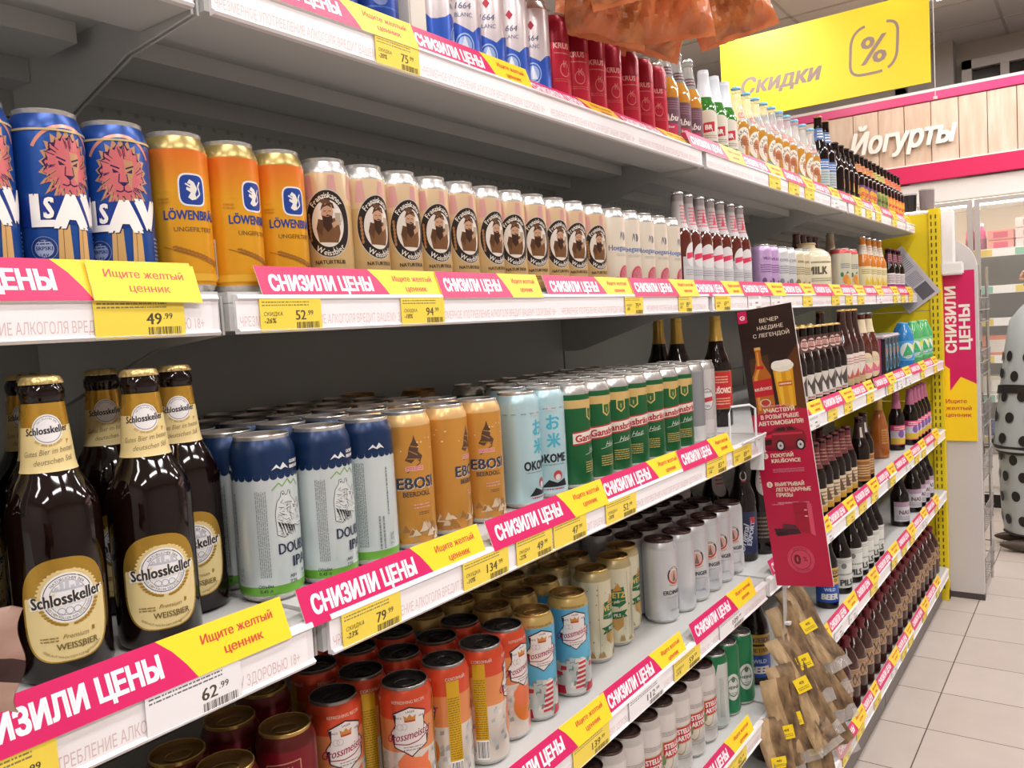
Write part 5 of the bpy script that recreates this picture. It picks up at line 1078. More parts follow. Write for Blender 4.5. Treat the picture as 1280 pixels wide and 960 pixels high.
def build_holder():
    t = thing('wire_holder', (1.815, .655, DECK[3]), 'white wire divider with plastic plate at end of third shelf', 'holder')
    wh = M('#e6e8e8', .3)
    m = MB(); m.tube([(-.06, .02, -.02), (-.06, .02, .06), (-.05, .02, .075), (.0, -.004, .075), (.015, -.012, .065), (.015, -.012, -.02)], .0026, wh)
    m.tube([(-.07, -.012, -.002), (.055, -.02, .004), (.06, -.004, -.03)], .0026, wh); link('wire_frame', m.mesh('wire_frame'), t)
    m = MB(); m.box(.052, -.014, -.082, .056, .018, .0, wh, .001); link('plate', m.mesh('plate'), t)
build_holder()

# ------------------------------------------------------------------ packets
def pillow(w, h, d, mats, seed, crimp=.03, nx=14, ny=20, wob=.006, split=None):
    """sealed pouch: two bulging faces with pinched ends; z from 0 down to -h"""
    R = random.Random(seed); m = MB(); ph = [R.uniform(0, 6) for _ in range(6)]
    for side in (-1, 1):
        b = len(m.v)
        for j in range(ny+1):
            for i in range(nx+1):
                u, v = i/nx*2-1, j/ny; e = max(0, (1-abs(u)**2.6))*max(0, min(1, (v-crimp)/.12))*max(0, min(1, (1-crimp-v)/.12))
                bul = d/2*e**.6+wob*e*math.sin(9*u+11*v+ph[0]+side)*math.sin(7*v*2+5*u+ph[1])
                x = u*w/2*(1-.05*math.sin(v*PI))+.004*math.sin(8*v+ph[2]); y = side*(bul+.0006)+.006*math.sin(3*v+ph[3])
                m.v.append((x, y, -v*h+.003*math.sin(6*u+ph[4]) if 0 < j < ny else -v*h+.0015*(i % 2)))
        for j in range(ny):
            for i in range(nx):
                q = [b+j*(nx+1)+i, b+j*(nx+1)+i+1, b+(j+1)*(nx+1)+i+1, b+(j+1)*(nx+1)+i]
                mt = mats(i/nx, j/ny, side) if callable(mats) else mats
                m.face(tuple(q if side > 0 else q[::-1]), mt, True)
    return m
KRAFT = noise_mat('kraft_paper', '#8f7450', '#c2a67e', 34, .55, (1, 1, .4), .3); FISH = noise_mat('dried_fish', '#43301f', '#a08058', 30, .5, (1, 1, .5), .5); FILM = M('#cfc8c0', .12, 0, .7, .38, bump=.5)
def fish_pack(seed, sticker):
    R = random.Random(seed); a = R.uniform(.3, .6)
    def mats(u, v, s):
        if v > .86: return FILM
        if u < a: return KRAFT
        return FISH
    m = pillow(.066, .30, .013, mats, seed, .03, 12, 24, .004)
    parts = [('pouch', m.mesh('pouch'))]
    if sticker is not None:
        A = Art(); A.rect(0, 0, 34, 40, M('#f2d21c', .4)); A.text('48', 17, 22, 9, M('#5a4a10', .5), .02); A.micro(4, 6, 30, 16, 2, M('#7a6a20', .5))
        s = MB(); s.decal(A, flat_map((0, 0, 0), (1, 0, 0), (0, 0, 1), .1)); s.decal(A, lambda u, v, l: (u*.001, .0004+l*.0001, v*.001))
        parts.append(('sticker', s.mesh('sticker'), (-.026+.010*sticker, -.0105, -.13-.06*sticker)))
    return parts
FISHES = [(1.98, .635, -.666, .525, -.835, .4), (2.0, .645, -.681, .525, -.905, None), (1.93, .645, -.698, .547, -.898, 1.0), (1.955, .615, -.747, .505, -.94, .6), (1.905, .635, -.763, .525, -.961, .5), (1.875, .630, -.82, .57, -1.017, .9), (1.845, .630, -.837, .585, -1.046, .8), (1.815, .630, -.92, .60, -1.093, .7), (1.89, .60, -.899, .515, -.984, None), (1.945, .60, -.84, .50, -1.02, None), (1.915, .585, -.93, .535, -1.10, .5)]
def build_fish():
    t = thing('clip_strip', (1.93, .625, DECK[4]+.02), 'clear hanging strip holding the dried fish packets', 'hanging strip')
    m = MB(); m.box(-.012, -.001, -.58, .012, .001, .06, M('#d9d8d6', .2, 0, .3, .6), .0005)
    for k in range(6): m.box(-.008, -.012, -.05-k*.09, .008, .0, -.044-k*.09, M('#d9d8d6', .25))
    link('strip', m.mesh('strip'), t)
    nm = ['topmost kraft dried fish packet with sticker, slanting out under the banner', 'dark dried fish packet behind the topmost slanting one', 'dried fish packet with dark printed window, second below the banner', 'long brown dried fish packet reaching furthest towards the aisle',
          'dried fish packet with sticker, in the middle of the bundle', 'dried fish packet with sticker, third from the shelf side', 'dried fish packet with sticker, second from the shelf side', 'dried fish packet with sticker, nearest the shelf side', 'dried fish packet ending in clear crumpled film low in the bundle', 'dark dried fish packet beside the bottom shelf bottles', 'lowest dried fish packet of the bundle, nearest the bottom rail']
    for i, (x, y0, z0, y1, z1, st) in enumerate(FISHES):
        p0, p1 = Vector((x, y0, EYE+z0)), Vector((x-.01, y1, EYE+z1)); ax = (p0-p1).normalized(); L = (p0-p1).length*1.06/.30
        n = Vector((-.80, -.60, .05)); n = (n-ax*n.dot(ax)).normalized(); w = (-n).cross(ax)       # packet face, local -Y, looks along n
        t_ = thing('dried_fish_packet', p0, nm[i], 'snack packet', 'dried fish packets on the hanging strip')
        for q in fish_pack(40+i, st): link(q[0], q[1], t_, q[2] if len(q) > 2 else None)
        mm = Matrix((w, -n, ax)).transposed().to_4x4(); mm.translation = p0
        t_.matrix_world = mm @ Matrix.Diagonal((1, 1, L, 1))
build_fish()
CRISP = noise_mat('orange_snack', '#8a4a2c', '#d98a50', 24, .3, (1, 1, 1), .6); CLF = M('#d9cfc8', .1, 0, .8, .5, bump=.6); ORF = noise_mat('orange_film', '#b85a2c', '#dd8a58', 14, .25, (1, 1, 1), .4)
def build_snacks():
    nm = ['orange snack bag nearest along the strip above the crimson cans', 'crumpled orange snack bag overlapping the nearest one', 'orange and clear snack bag whose tip dips lowest among the crimson cans', 'orange snack bag with silvery panel above last crimson cans',
          'big orange snack bag hanging over the clear bottles', 'outermost orange snack bag with pointed corner against the ceiling', 'brownish snack bag behind the others']
    sp_ = [(1.18, .70, .83, .1), (1.27, .655, .80, -.2), (1.40, .70, .775, .15), (1.46, .655, .785, -.1), (1.61, .70, .80, .2), (1.665, .655, .825, -.3), (1.50, .80, .81, .1)]
    for i, (x, y, z, tw) in enumerate(sp_):
        R = random.Random(60+i)
        def mats(u, v, s, R=R, i=i):
            if v < .05 or v > .95: return ORF
            return CRISP if (math.sin(u*7+i)+math.sin(v*6+2*i)) > .1 else ORF
        t = thing('snack_bag', (x, y, EYE+z), nm[i], 'snack bag', 'orange snack bags hanging over the top shelf')
        m = pillow(.165, .27, .05, mats, 60+i, .04, 20, 26, .022); link('pouch', m.mesh('pouch'), t)
        t.matrix_world = Matrix.Translation((x, y, EYE+z)) @ Matrix.Rotation(-.75+tw, 4, 'Z') @ Matrix.Rotation(tw*.9, 4, 'Y') @ Matrix.Rotation(.12, 4, 'X')
    t = thing('clip_strip', (1.56, .735, EYE+.74), 'wire hanger rail from which the orange snack bags hang', 'hanging strip')
    m = MB(); m.tube([(-.34, 0, .10), (.36, 0, .10)], .004, SIL)
    for xx in (-.34, .36): m.tube([(xx, 0, .10), (xx, .1, .10), (xx, .42, .02), (xx, .42, -.15)], .004, SIL)
    for k in range(8): m.tube([(-.30+k*.088, 0, .10), (-.30+k*.088, -.03, .07), (-.30+k*.088, -.03, .04)], .002, SIL)
    link('wire', m.mesh('wire'), t)
build_snacks()
def build_corner_pack():
    t = thing('dried_fish_packet', (.19, .575, EYE-.15), 'torn brown packet tip poking in beside the nearest brown bottle', 'snack packet')
    m = pillow(.075, .066, .016, lambda u, v, s: M('#c9a795', .5, bump=.4) if v > .66 and u > .5 else (M('#9a7a6c', .5, bump=.4) if v < .4 else M('#3a1f1c', .5, bump=.4)), 90, .03, 12, 18, .006); link('pouch', m.mesh('pouch'), t)
    t.matrix_world = Matrix.Translation((.203, .560, EYE-.146)) @ Matrix.Rotation(-.75, 4, 'Z') @ Matrix.Rotation(.15, 4, 'Y')
build_corner_pack()

# ------------------------------------------------------------------ far end of the gondola
def build_far_end():
    ye = M('#e8cf12', .5); dk = M('#5a4f18', .6); wh = M('#f2f1f0', .3)
    t = thing('end_gondola', (4.56, .68, 0), 'yellow perforated back of the end unit closing off the shelves', 'shelving')
    m = MB()
    for a, c in ((.10, .55), (.553, 1.0), (1.003, 1.45), (1.453, 1.925)): m.box(0, .02, a, .02, 1.10, c, ye, .002)
    link('back_panel', m.mesh('back_panel'), t)
    m = MB(); m.box(-.012, -.03, 0, .03, .022, 1.945, ye, .002)
    k = .06
    while k < 1.9:
        for y in (-.014, .006): m.box(-.0135, y, k, -.0115, y+.006, k+.020, dk)
        k += .034
    link('upright', m.mesh('upright'), t)
    m = MB(); m.box(0, -.03, 0, .05, 1.1, .05, M('#6a4a3a', .5)); link('foot', m.mesh('foot'), t)
    # two smoky tubs standing on top
    for i, (y, h, c, lab) in enumerate(((.79, .085, '#2e2a2a', 'black round tub on top of the yellow end unit, beside the bottles'), (.71, .10, '#8a7f80', 'smoky grey round tub on top of the yellow end unit, above its post'))):
        r = thing('food_tub', (4.585, y, 1.9455), lab, 'tub', 'round tubs on the yellow end unit')
        b = MB(); b.lathe([(30, 0), (33, 3), (35, h*1000-8), (35, h*1000-6)], M(c, .2, 0, .5), 24); link('body', b.mesh('body'), r)
        b = MB(); b.lathe([(36, h*1000-7), (36.5, h*1000), (33, h*1000+2), (30, h*1000+1)], M('#bdb8b8', .25, 0, .4), 24); link('lid', b.mesh('lid'), r)
    t = thing('display_board', (4.625, .58, 0), 'tall pale grey end board with rounded top carrying the vertical banner', 'panel')
    pts = [(.075, 0), (.075, 1.79)]+[(.055-.13*math.sin(a), 1.64+.15*math.cos(a)) for a in [i*PI/2/14 for i in range(15)]]+[(-.078, 0)]
    m = MB(); pm = M('#cfcbca', .45)
    m.quad([(0, y, z) for y, z in pts][::-1], pm); m.quad([(.03, y, z) for y, z in pts], pm)
    for i in range(len(pts)):
        a, c = pts[i], pts[(i+1) % len(pts)]; m.quad([(0, *a), (0, *c), (.03, *c), (.03, *a)], pm)
    link('board', m.mesh('board'), t); m = MB(); m.box(-.003, -.08, 0, .03, .078, .03, M('#4a4240', .5)); link('kick_strip', m.mesh('kick_strip'), t)
    t = thing('promo_banner', (4.608, .661, EYE+.153), 'vertical pink and yellow price-cut banner on the pale end panel', 'banner')
    A = Art(); A.rect(0, -838, 146, 0, M('#ffd91f', .4)); A.poly([(0, 0), (146, 0), (146, -555), (78, -520), (30, -590), (30, -480), (0, -455)], PNK)
    A.text('СНИЗИЛИ', 62, -238, 46, WHT, .04, rot=90, fit=322); A.text('ЦЕНЫ', 122, -276, 46, WHT, .04, rot=90, fit=215)
    for i, s in enumerate(('Ищите', 'желтый', 'ценник')): A.text(s, 10, -650-i*34, 20, YINK, .02, al='L', fit=(92, 112, 112)[i])
    m = MB(); m.box(0, -.146, -.838, .002, 0, 0, M('#e8e0d8', .5)); m.decal(A, flat_map((-.0002, 0, 0), (0, -1, 0), (0, 0, 1), .1)); link('sheet', m.mesh('sheet'), t)
    t = thing('sign_holder', (4.575, .622, EYE+.145), 'bright white plastic sign holder fixed beside the yellow post', 'holder')
    m = MB(); m.box(-.02, -.03, 0, .02, .03, .30, wh, .006); link('tube', m.mesh('tube'), t); m = MB(); m.box(-.03, -.065, -.012, .02, .03, .05, wh, .006); link('clamp', m.mesh('clamp'), t)
    t = thing('notice_sheet', (4.535, .74, EYE+.17), 'tilted laminated notice sheet with grey print on the yellow panel', 'notice')
    A = Art(); A.rect(-105, -165, 105, 165, M('#c9c6cf', .25)); A.rect(-96, -156, 96, 156, M('#bcb9c2', .3)); A.micro(-84, 30, 84, 130, 9, M('#6a6870', .5)); A.rect(-80, -60, -10, 10, M('#77757c', .5)); A.rect(0, -150, 80, -70, M('#5a5860', .5)); A.micro(0, -60, 80, 10, 8, M('#7a7880', .5))
    m = MB(); m.box(-.001, -.105, -.165, .001, .105, .165, M('#c9c6cf', .3)); m.decal(A, flat_map((-.0012, 0, 0), (0, -1, 0), (0, 0, 1), .1)); link('sheet', m.mesh('sheet'), t)
    t.matrix_world = Matrix.Translation((4.545, .81, EYE+.125)) @ Matrix.Rotation(math.radians(-36), 4, 'X') @ Matrix.Diagonal((1, .84, .88, 1))
    # chrome wire rack with dark netted goods
    t = thing('wire_rack', (4.86, .628, 0), 'chrome wire rack with black baskets beyond the pale end panel', 'rack')
    ch = M('#c9c7c5', .25, .7); bk = noise_mat('black_mesh', '#141213', '#4a4546', 90, .6, (1, 1, 1), .4, 'voronoi')
    m = MB()
    for x in (-.18, .18):
        for y in (-.12, .10): m.tube([(x, y, 0), (x, y, 1.66)], .008, ch)
    link('frame', m.mesh('frame'), t)
    for k in range(6):
        z = .08+k*.26
        m = MB()
        for dz in (0, .06, .12): m.tube([(-.19, -.13, z+dz), (.19, -.13, z+dz), (.19, .11, z+dz), (-.19, .11, z+dz)], .003, ch, 6, True)
        for q in range(9): m.tube([(-.18+q*.045, -.13, z+.12), (-.18+q*.045, -.13, z), (-.18+q*.045, .11, z), (-.18+q*.045, .11, z+.12)], .0018, ch, 6)
        for q in range(6): m.tube([(-.19, -.12+q*.042, z+.12), (-.19, -.12+q*.042, z)], .0018, ch, 6)
        link('basket', m.mesh('basket'), t)
        g = pillow(.33, .185, .19, bk, 200+k, .02, 12, 10, .014); r = thing('netted_pack', (4.86, .618, z+.195), f'black netted pack in the {ORD[5-k]} basket of the chrome rack, counting from top', 'pack', 'black packs in the chrome rack')
        link('bag', g.mesh('bag'), r)
build_far_end()

# ------------------------------------------------------------------ dairy fridge and header board
def wood_mat():
    m = bpy.data.materials.new('pine_boards'); m.use_nodes = True; nt = m.node_tree; b = nt.nodes['Principled BSDF']
    tc = nt.nodes.new('ShaderNodeTexCoord'); mp = nt.nodes.new('ShaderNodeMapping'); mp.inputs['Scale'].default_value = (1, 9, 1.2); n = nt.nodes.new('ShaderNodeTexNoise'); n.inputs['Scale'].default_value = 3; n.inputs['Detail'].default_value = 6
    g = nt.nodes.new('ShaderNodeNewGeometry'); r = nt.nodes.new('ShaderNodeValToRGB'); r.color_ramp.elements[0].color = lin('#cdb09a'); r.color_ramp.elements[1].color = lin('#e6d0bf'); r.color_ramp.elements[0].position = .25; r.color_ramp.elements[1].position = .75
    ad = nt.nodes.new('ShaderNodeMath'); ad.operation = 'MULTIPLY_ADD'; ad.inputs[1].default_value = .35; 
    nt.links.new(tc.outputs['Object'], mp.inputs['Vector']); nt.links.new(mp.outputs['Vector'], n.inputs['Vector']); nt.links.new(g.outputs['Random Per Island'], ad.inputs[0]); nt.links.new(n.outputs['Fac'], ad.inputs[2])
    sb = nt.nodes.new('ShaderNodeMath'); sb.operation = 'SUBTRACT'; sb.inputs[1].default_value = .17; nt.links.new(ad.outputs[0], sb.inputs[0]); nt.links.new(sb.outputs[0], r.inputs['Fac']); nt.links.new(r.outputs['Color'], b.inputs['Base Color']); b.inputs['Roughness'].default_value = .55
    return m
def build_fridge():
    FX, Y0, Y1 = 6.75, -1.77, 2.43
    wh = M('#e6e4e2', .4); gy = M('#b5b0ae', .35, .3); lin_ = M('#b9ab98', .5); pk = M('#d8215f', .4)
    t = thing('dairy_fridge', (FX, .5, 0), 'long white dairy fridge with glass doors under the pine header', 'fridge')
    m = MB(); z1 = 2.33
    m.box(0, Y0-.5, .10, .9, Y0-.46, z1, wh); m.box(0, Y1-.5, .10, .9, Y1-.46, z1, wh); m.box(.86, Y0-.46, .10, .9, Y1-.5, z1, lin_); m.box(.0, Y0-.46, .10, .86, Y1-.5, .16, wh); m.box(.0, Y0-.46, 2.20, .86, Y1-.5, z1, wh)
    link('cabinet', m.mesh('cabinet'), t)
    m = MB(); m.box(-.012, Y0-.5, .16, .02, Y1-.46, .40, wh, .004); m.box(-.02, Y0-.5, .40, .01, Y1-.46, .44, gy, .004); link('front_sill', m.mesh('front_sill'), t)
    m = MB(); m.box(.03, Y0-.5, 0, .85, Y1-.46, .10, M('#1e1b1a', .5)); link('kick_plate', m.mesh('kick_plate'), t)
    m = MB(); m.box(-.03, Y0-.5, 2.205, .0, Y1-.46, 2.35, wh, .003); link('canopy', m.mesh('canopy'), t)
    glass = M('#e9eeee', .04, 0, .0, .10)
    n = 5; w = (Y1-Y0)/n
    for k in range(n):
        a, c = Y0-.5+k*w+.004, Y0-.5+(k+1)*w-.004
        m = MB()
        for q in ((a, a+.035, .45, 2.195), (c-.035, c, .45, 2.195)): m.box(-.028, q[0], q[2], -.002, q[1], q[3], gy, .002)
        m.box(-.028, a+.035, 2.165, -.002, c-.035, 2.195, gy, .002); m.box(-.028, a+.035, .45, -.002, c-.035, .48, gy, .002)
        d = link('door', m.mesh('door'), t)
        m = MB(); m.box(-.018, a+.035, .48, -.012, c-.035, 2.165, glass); link('glass', m.mesh('glass'), d)
        m = MB(); m.tube([(-.028, c-.018, 1.0), (-.055, c-.018, 1.03), (-.055, c-.018, 1.5), (-.028, c-.018, 1.53)], .008, gy); link('handle', m.mesh('handle'), d)
    SZ = [.50, .80, 1.08, 1.345, 1.575, 1.835]
    for i, z in enumerate(SZ):
        m = MB(); m.box(.10, Y0-.45, z-.02, .84, Y1-.51, z, wh); s_ = link('shelf', m.mesh('shelf'), t)
        m = MB(); m.box(.085, Y0-.45, z-.045, .10, Y1-.51, z+.012, M('#f4f2ee', .4))
        R = random.Random(i)
        for q in range(14): m.box(.083, Y0-.4+q*.29, z-.04, .0855, Y0-.4+q*.29+.15, z+.006, M('#e6c93a', .5) if (q+i) % 3 else M('#7fc0a0', .5))
        link('price_rail', m.mesh('price_rail'), s_)
    m = MB(); m.box(.06, Y0-.4, 2.16, .10, Y1-.56, 2.19, M('#fff1dc', .5, emit=9.0)); link('lamp', m.mesh('lamp'), t)
    ld = bpy.data.lights.new('fridge_lamp', 'AREA'); ld.shape = 'RECTANGLE'; ld.size = .06; ld.size_y = 3.9; ld.energy = 12; ld.color = (1, .9, .78)
    lo = bpy.data.objects.new('fridge_lamp', ld); COL.objects.link(lo); lo.parent = t; lo.location = (.12, .0, 2.15); lo.rotation_euler = (0, math.radians(-25), 0)
    # goods seen between the rack and the frame edge
    def box_(name, y, z, w_, h_, c, lab, cat, c2=None, dep=.2, g=None):
        m = MB(); m.box(0, -w_/2, 0, dep, w_/2, h_, M(c, .4), .004); o = thing(name, (FX+.12, y, z+.0006), lab, cat, g); b_ = link('box', m.mesh('box'), o)
        if c2:
            m = MB(); m.box(-.001, -w_*.28, h_*.2, .0, w_*.28, h_*.8, M(c2, .4)); link('label', m.mesh('label'), o)
    for k in range(3): box_('yogurt_carton', .40, 1.835+k*.072, .22, .07, '#e9c9c6', f'pale pink yogurt carton, {ORD[k]} of the stack up from the upper fridge shelf', 'carton', '#d9607a', .2, 'stacked pink cartons in the fridge')
    for k in range(2): box_('dessert_carton', .60, 1.835+k*.072, .16, .07, '#d98a80', f'salmon dessert carton, {ORD[k]} up beside the dark pink bottles', 'carton', '#c23a5a', .2, 'stacked salmon cartons in the fridge')
    for k in range(2):
        o = thing('yogurt_bottle', (FX+.16, .722+.07*k, 1.8356), f'dark pink yogurt bottle, {ORD[k]} beside the salmon cartons', 'bottle', 'pink yogurt bottles'); b_ = MB(); b_.lathe([(30, 0), (33, 4), (33, 90), (26, 120), (29, 134), (17, 168), (15, 180)], [M('#7a1c44', .3)]*2+[M('#b8306a', .3)]*4, 20); link('body', b_.mesh('body'), o); b_ = MB(); b_.lathe([(17, 180), (17, 198), (14, 200)], M('#c9b6d8', .3), 16); link('cap', b_.mesh('cap'), o)
    box_('cheese_box', .63, 1.08+.0, .24, .15, '#e07a48', 'orange cheese box with pale label in the fridge middle', 'box', '#e0d8cc')
    box_('cheese_box', .79, 1.08, .07, .12, '#c8306a', 'small pink box beside the orange cheese box', 'box')
    box_('butter_box', .60, .80, .26, .14, '#d9cfbc', 'cream butter box on the lower fridge shelf', 'box', '#ece8e0')
    box_('butter_box', .80, .80, .08, .11, '#b9b0b0', 'small grey box beside the cream butter box', 'box')
    for k in range(6):
        o = thing('yogurt_pack', (FX+.15, .76-.09*(k % 3), .5006+.062*(k//3)), f'navy blue yogurt cup, {ORD[k % 3]} from the rack, {"lower" if k < 3 else "upper"} layer, bottom fridge shelf', 'cup', 'blue yogurt cups'); b_ = MB(); b_.lathe([(30, 0), (38, 56), (40, 58), (40, 61)], M('#2c4a9c', .3), 20); link('cup', b_.mesh('cup'), o); b_ = MB(); b_.lathe([(39, 61), (39, 61.8)], M('#c9cfe0', .25, .3), 20); link('lid', b_.mesh('lid'), o)
    # header
    t = thing('header_board', (6.70, .5, 2.36), 'pine plank header board with white dairy lettering and pink edge bands', 'sign')
    m = MB(); y = -3.0
    W_ = wood_mat(); R = random.Random(2)
    while y < 2.6: m.box(0, y+.0015, .13, .03, y+.172, .555, W_, .002); y += .175
    link('planks', m.mesh('planks'), t)
    m = MB(); m.box(-.01, -3.0, 0, .035, 2.6, .125, pk, .003); m.box(-.012, -3.0, .122, .0, 2.6, .132, wh); link('lower_band', m.mesh('lower_band'), t)
    m = MB(); m.box(-.01, -3.0, .56, .035, 2.6, .625, M('#d8437f', .35), .003); m.box(-.012, -3.0, .62, .04, 2.6, .64, M('#e3d9d8', .4)); link('upper_band', m.mesh('upper_band'), t)
    A = Art(); A.text('Йогурты', 0, 0, 158, M('#f6f2ee', .4), .035, .28, fit=705)
    m = MB(); f1 = flat_map((-.03, .345+.345, .255), (0, -1, 0), (0, 0, 1), .2)
    m.decal(A, f1); f2 = flat_map((-.002, .69, .255), (0, -1, 0), (0, 0, 1), .2)
    tr, x0, x1 = text_tris('Йогурты', .035, .28); ed = {}
    for q in A.it[0][0]:
        for i in range(3):
            k = (tuple(round(c, 3) for c in q[i]), tuple(round(c, 3) for c in q[(i+1) % 3])); ed[k] = 1
    for (a, b_) in ed:
        if (b_, a) not in ed: m.quad([f1(*a, 0), f2(*a, 0), f2(*b_, 0), f1(*b_, 0)], M('#d9d0c8', .5))
    link('lettering', m.mesh('lettering'), t)
build_fridge()

# ------------------------------------------------------------------ hanging discount sign
def build_hanging_sign():
    X = 5.4; y0, y1, z0, z1 = .80, 2.035, EYE+1.262, EYE+1.772
    t = thing('hanging_sign', (X, (y0+y1)/2, z0), 'big yellow hanging sign with grey discount word and percent badge', 'sign')
    w, h = (y1-y0)*1000, (z1-z0)*1000
    A = Art(); A.rect(0, 0, w, h, M('#ffe031', .4)); ink = M('#a08a82', .45)
    A.text('Скидки', 122+260, 150, 102, ink, .035, .25, fit=500)
    cx, cy, a, b = 935, 258, 138, 148
    def rr(k): return [(cx+(a-k)*math.copysign(abs(math.cos(t_))**.55, math.cos(t_))+.16*(b-k)*math.sin(t_), cy+(b-k)*math.copysign(abs(math.sin(t_))**.55, math.sin(t_))) for t_ in [2*PI*i/64 for i in range(65)]]
    p = rr(8); A.line(p[19:52], 15, ink); A.line(p[54:65]+p[0:15], 15, ink)
    A.text('%', cx, cy-82, 165, ink, .022, .12)
    m = MB(); m.box(0, -w*.0005, 0, .006, w*.0005, h*.001, M('#ffe031', .4)); m.decal(A, flat_map((-.0004, w*.0005, 0), (0, -1, 0), (0, 0, 1), .2)); link('board', m.mesh('board'), t)
    for y in (-w*.0005+.03, w*.0005-.11):
        m = MB(); m.tube([(.003, y, h*.001), (.003, y, CEIL-z0-.006)], .0022, M('#d9d4d2', .5)); link('cord', m.mesh('cord'), t)
    m = MB(); m.tube([(.003, -w*.0005-.02, -.09), (.003, -w*.0005-.02, CEIL-z0-.006)], .0022, M('#d9d4d2', .5)); m.box(-.006, -w*.0005-.03, -.10, .012, -w*.0005-.01, -.085, M('#e0d8d4', .4)); link('cord', m.mesh('cord'), t)
build_hanging_sign()

# ------------------------------------------------------------------ shopper at the frame edge
def build_person():
    t = thing('person', (5.75, .30, 0), 'shopper at the frame edge in pale grey cape dress with black dots and bands', 'person')
    SK = M('#d8a88c', .5); bmv = bmesh.new()
    J = {'pel': (0, 0, .98), 'chest': (0, 0, 1.25), 'neck': (0, 0, 1.46), 'head0': (-.01, 0, 1.55), 'head1': (-.015, 0, 1.64), 'head2': (-.005, 0, 1.71)}
    E = [('pel', 'chest'), ('chest', 'neck'), ('neck', 'head0'), ('head0', 'head1'), ('head1', 'head2')]
    Rd = {'pel': .125, 'chest': .105, 'neck': .055, 'head0': .062, 'head1': .084, 'head2': .06}
    for s, q in ((1, 'l'), (-1, 'r')):
        J.update({'sh'+q: (0, s*.085, 1.36), 'el'+q: (.02, s*.095, 1.13), 'wr'+q: (-.06, s*.095, .92), 'hd'+q: (-.09, s*.095, .865), 'hip'+q: (0, s*.09, .90), 'kn'+q: (0, s*.095, .50), 'an'+q: (.02, s*.10, .09), 'to'+q: (-.13, s*.11, .035)})
        E += [('chest', 'sh'+q), ('sh'+q, 'el'+q), ('el'+q, 'wr'+q), ('wr'+q, 'hd'+q), ('pel', 'hip'+q), ('hip'+q, 'kn'+q), ('kn'+q, 'an'+q), ('an'+q, 'to'+q)]
        Rd.update({'sh'+q: .056, 'el'+q: .042, 'wr'+q: .028, 'hd'+q: .034, 'hip'+q: .085, 'kn'+q: .056, 'an'+q: .036, 'to'+q: .032})
        for i in range(4):
            a, b, c = 'fa%d%s' % (i, q), 'fb%d%s' % (i, q), 'fc%d%s' % (i, q); L = (.030, .036, .033, .026)[i]; oy = s*.095+(-.024+.016*i)
            J.update({a: (-.105, oy, .82), b: (-.108, oy, .82-L), c: (-.095, oy, .82-1.9*L)}); E += [('hd'+q, a), (a, b), (b, c)]; Rd.update({a: .009, b: .0085, c: .0075})
        a, b = 'ta'+q, 'tb'+q; J.update({a: (-.125, s*.07, .865), b: (-.132, s*.063, .83)}); E += [('hd'+q, a), (a, b)]; Rd.update({a: .010, b: .0085})
    names = list(J); me = bpy.data.meshes.new('body_src'); me.from_pydata([J[n] for n in names], [(names.index(a), names.index(b)) for a, b in E], [])
    o = bpy.data.objects.new('src', me); COL.objects.link(o)
    md = o.modifiers.new('s', 'SKIN'); md.use_smooth_shade = True
    if not me.skin_vertices: bpy.context.view_layer.update()
    sv = me.skin_vertices[0].data if me.skin_vertices else None
    if sv is None:
        bpy.context.view_layer.objects.active = o; bpy.ops.object.modifier_remove(modifier='s'); bpy.ops.object.modifier_add(type='SKIN'); sv = me.skin_vertices[0].data
    for i, n in enumerate(names): sv[i].radius = (Rd[n], Rd[n]); sv[i].use_root = (n == 'pel')
    sb = o.modifiers.new('u', 'SUBSURF'); sb.levels = 2; sb.render_levels = 2
    bpy.context.view_layer.update(); dg = bpy.context.evaluated_depsgraph_get(); bm_ = bpy.data.meshes.new_from_object(o.evaluated_get(dg)); bpy.data.objects.remove(o)
    bm_.materials.clear(); bm_.materials.append(SK); bm_.polygons.foreach_set('use_smooth', [True]*len(bm_.polygons)); b = link('body', bm_, t)
    # face
    m = MB()
    for s in (-1, 1):
        for q, c in ((.0105, '#efe9e4'), (.0062, '#3a2a20')):
            bb = bmesh.new(); bmesh.ops.create_uvsphere(bb, u_segments=12, v_segments=8, radius=q); bmesh.ops.translate(bb, verts=bb.verts, vec=(-.086 if q > .01 else -.092, s*.031, 1.635)); m.bm(bb, M(c, .3), True); bb.free()
    link('eyes', m.mesh('eyes'), b)
    m = MB(); m.tube([(-.088, 0, 1.640), (-.104, 0, 1.612), (-.112, 0, 1.600), (-.092, 0, 1.594)], .0085, SK, 8); link('nose', m.mesh('nose'), b)
    m = MB(); m.tube([(-.078, -.024, 1.566), (-.088, 0, 1.563), (-.078, .024, 1.566)], .0055, M('#a8505a', .4), 8); link('mouth', m.mesh('mouth'), b)
    m = MB()
    for s in (-1, 1): m.tube([(.004, s*.082, 1.65), (.012, s*.090, 1.635), (.008, s*.088, 1.61), (-.002, s*.082, 1.60)], .008, SK, 8)
    link('ears', m.mesh('ears'), b)
    hm = noise_mat('dark_hair', '#17110f', '#33251f', 60, .4, (1, 1, .2), .4); bb = bmesh.new(); bmesh.ops.create_uvsphere(bb, u_segments=28, v_segments=18, radius=1)
    for v in bb.verts:
        x, y, z = v.co; v.co = (.018+x*.096, y*.098, 1.655+z*.095-(.10 if x > .2 and z < -.1 else 0)*(-z))
    bmesh.ops.delete(bb, geom=[f for f in bb.faces if f.calc_center_median().x < -.045 and f.calc_center_median().z < 1.70], context='FACES'); m = MB(); m.bm(bb, hm, True); bb.free(); link('hair', m.mesh('hair'), t)
    # tiered dress: pale grey with black dots, bands and a piped hem
    gr = M('#a9b0b2', .45, bump=.3); bk = M('#1e1a1c', .5)
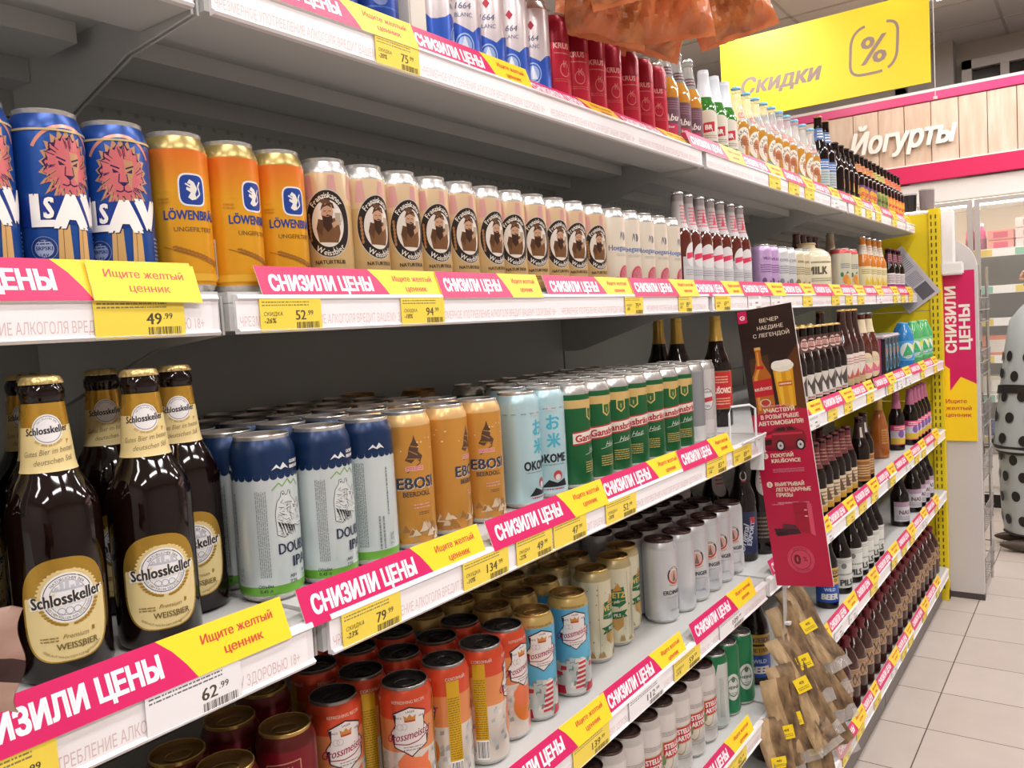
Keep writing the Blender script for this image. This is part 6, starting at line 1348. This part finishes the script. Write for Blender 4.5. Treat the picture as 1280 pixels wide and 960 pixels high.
    pr = [(62, 1475), (112, 1430), (166, 1360), (192, 1200), (216, 1000), (242, 800), (264, 615), (266, 600), (226, 585), (228, 400), (220, 200), (208, 100)]
    prz = list(reversed(pr)); rf = prof_r(prz)
    m = MB(); b0 = len(m.v); n = 48
    for r, z in prz:
        for j in range(n):
            a = 2*PI*j/n; q = r*(1+.03*math.sin(6*a)*(1 if z < 600 else .3)); m.v.append((q*.001*math.sin(a), -q*.00078*math.cos(a), z*.001))
    for i in range(len(prz)-1):
        for j in range(n): m.face((b0+i*n+j, b0+i*n+(j+1) % n, b0+(i+1)*n+(j+1) % n, b0+(i+1)*n+j), gr, True)
    R = random.Random(8); A = Art()
    for i in range(13):
        for j in range(9):
            u, v = -640+i*104+(52 if j % 2 else 0)+R.uniform(-16, 16), 200+j*120+R.uniform(-14, 14)
            if v < 1290: A.ell(u, v, 25, 31, bk, 20)
    def dm(u, v, l):
        a = u/205; r = (rf(v)+8)*.001; return (r*math.sin(a), -r*.78*math.cos(a), v*.001)
    m.decal(A, dm, 18, 18); d = link('dress', m.mesh('dress'), t)
    m = MB()
    for z0, z1, sl in ((590, 640, 10), (930, 980, -10)):
        bb = len(m.v)
        for j in range(n):
            a = 2*PI*j/n
            for z in (z0, z1): r = (rf(z)+12)*.001; m.v.append((r*math.sin(a), -r*.78*math.cos(a), (z+sl*math.sin(2*a))*.001))
        for j in range(n): k = (j+1) % n; m.face((bb+2*j, bb+2*k, bb+2*k+1, bb+2*j+1), bk, True)
        link('band', m.mesh('band'), d); m = MB()
    m.tube([((rf(104)+4)*.001*math.sin(2*PI*j/n), -(rf(104)+4)*.00078*math.cos(2*PI*j/n), .102) for j in range(n)], .007, bk, 6, True)
    link('hem', m.mesh('hem'), d)
    for s in (-1, 1):
        m = MB(); bb = bmesh.new(); bmesh.ops.create_uvsphere(bb, u_segments=20, v_segments=12, radius=1)
        for v in bb.verts:
            x, y, z = v.co; v.co = (-.105+x*.150, s*.107+y*.045*(1-.35*max(0, -x)), max(.0, .04+z*.04*(1 if x > 0 else 1-.3*abs(x))))
        m.bm(bb, M('#4a3c34', .4), True); bb.free(); link('shoe', m.mesh('shoe'), t)
    t.rotation_euler = (0, 0, -1.35)
build_person()
DUP = {k: v for k, v in ALL_LABELS.items() if v > 1}
if DUP: print('DUPLICATE LABELS', DUP)
LW = [o['label'] for o in COL.objects if o.get('label') and not o.parent and not 4 <= len(o['label'].split()) <= 16]
if LW: print('LABEL LENGTH', LW[:10])
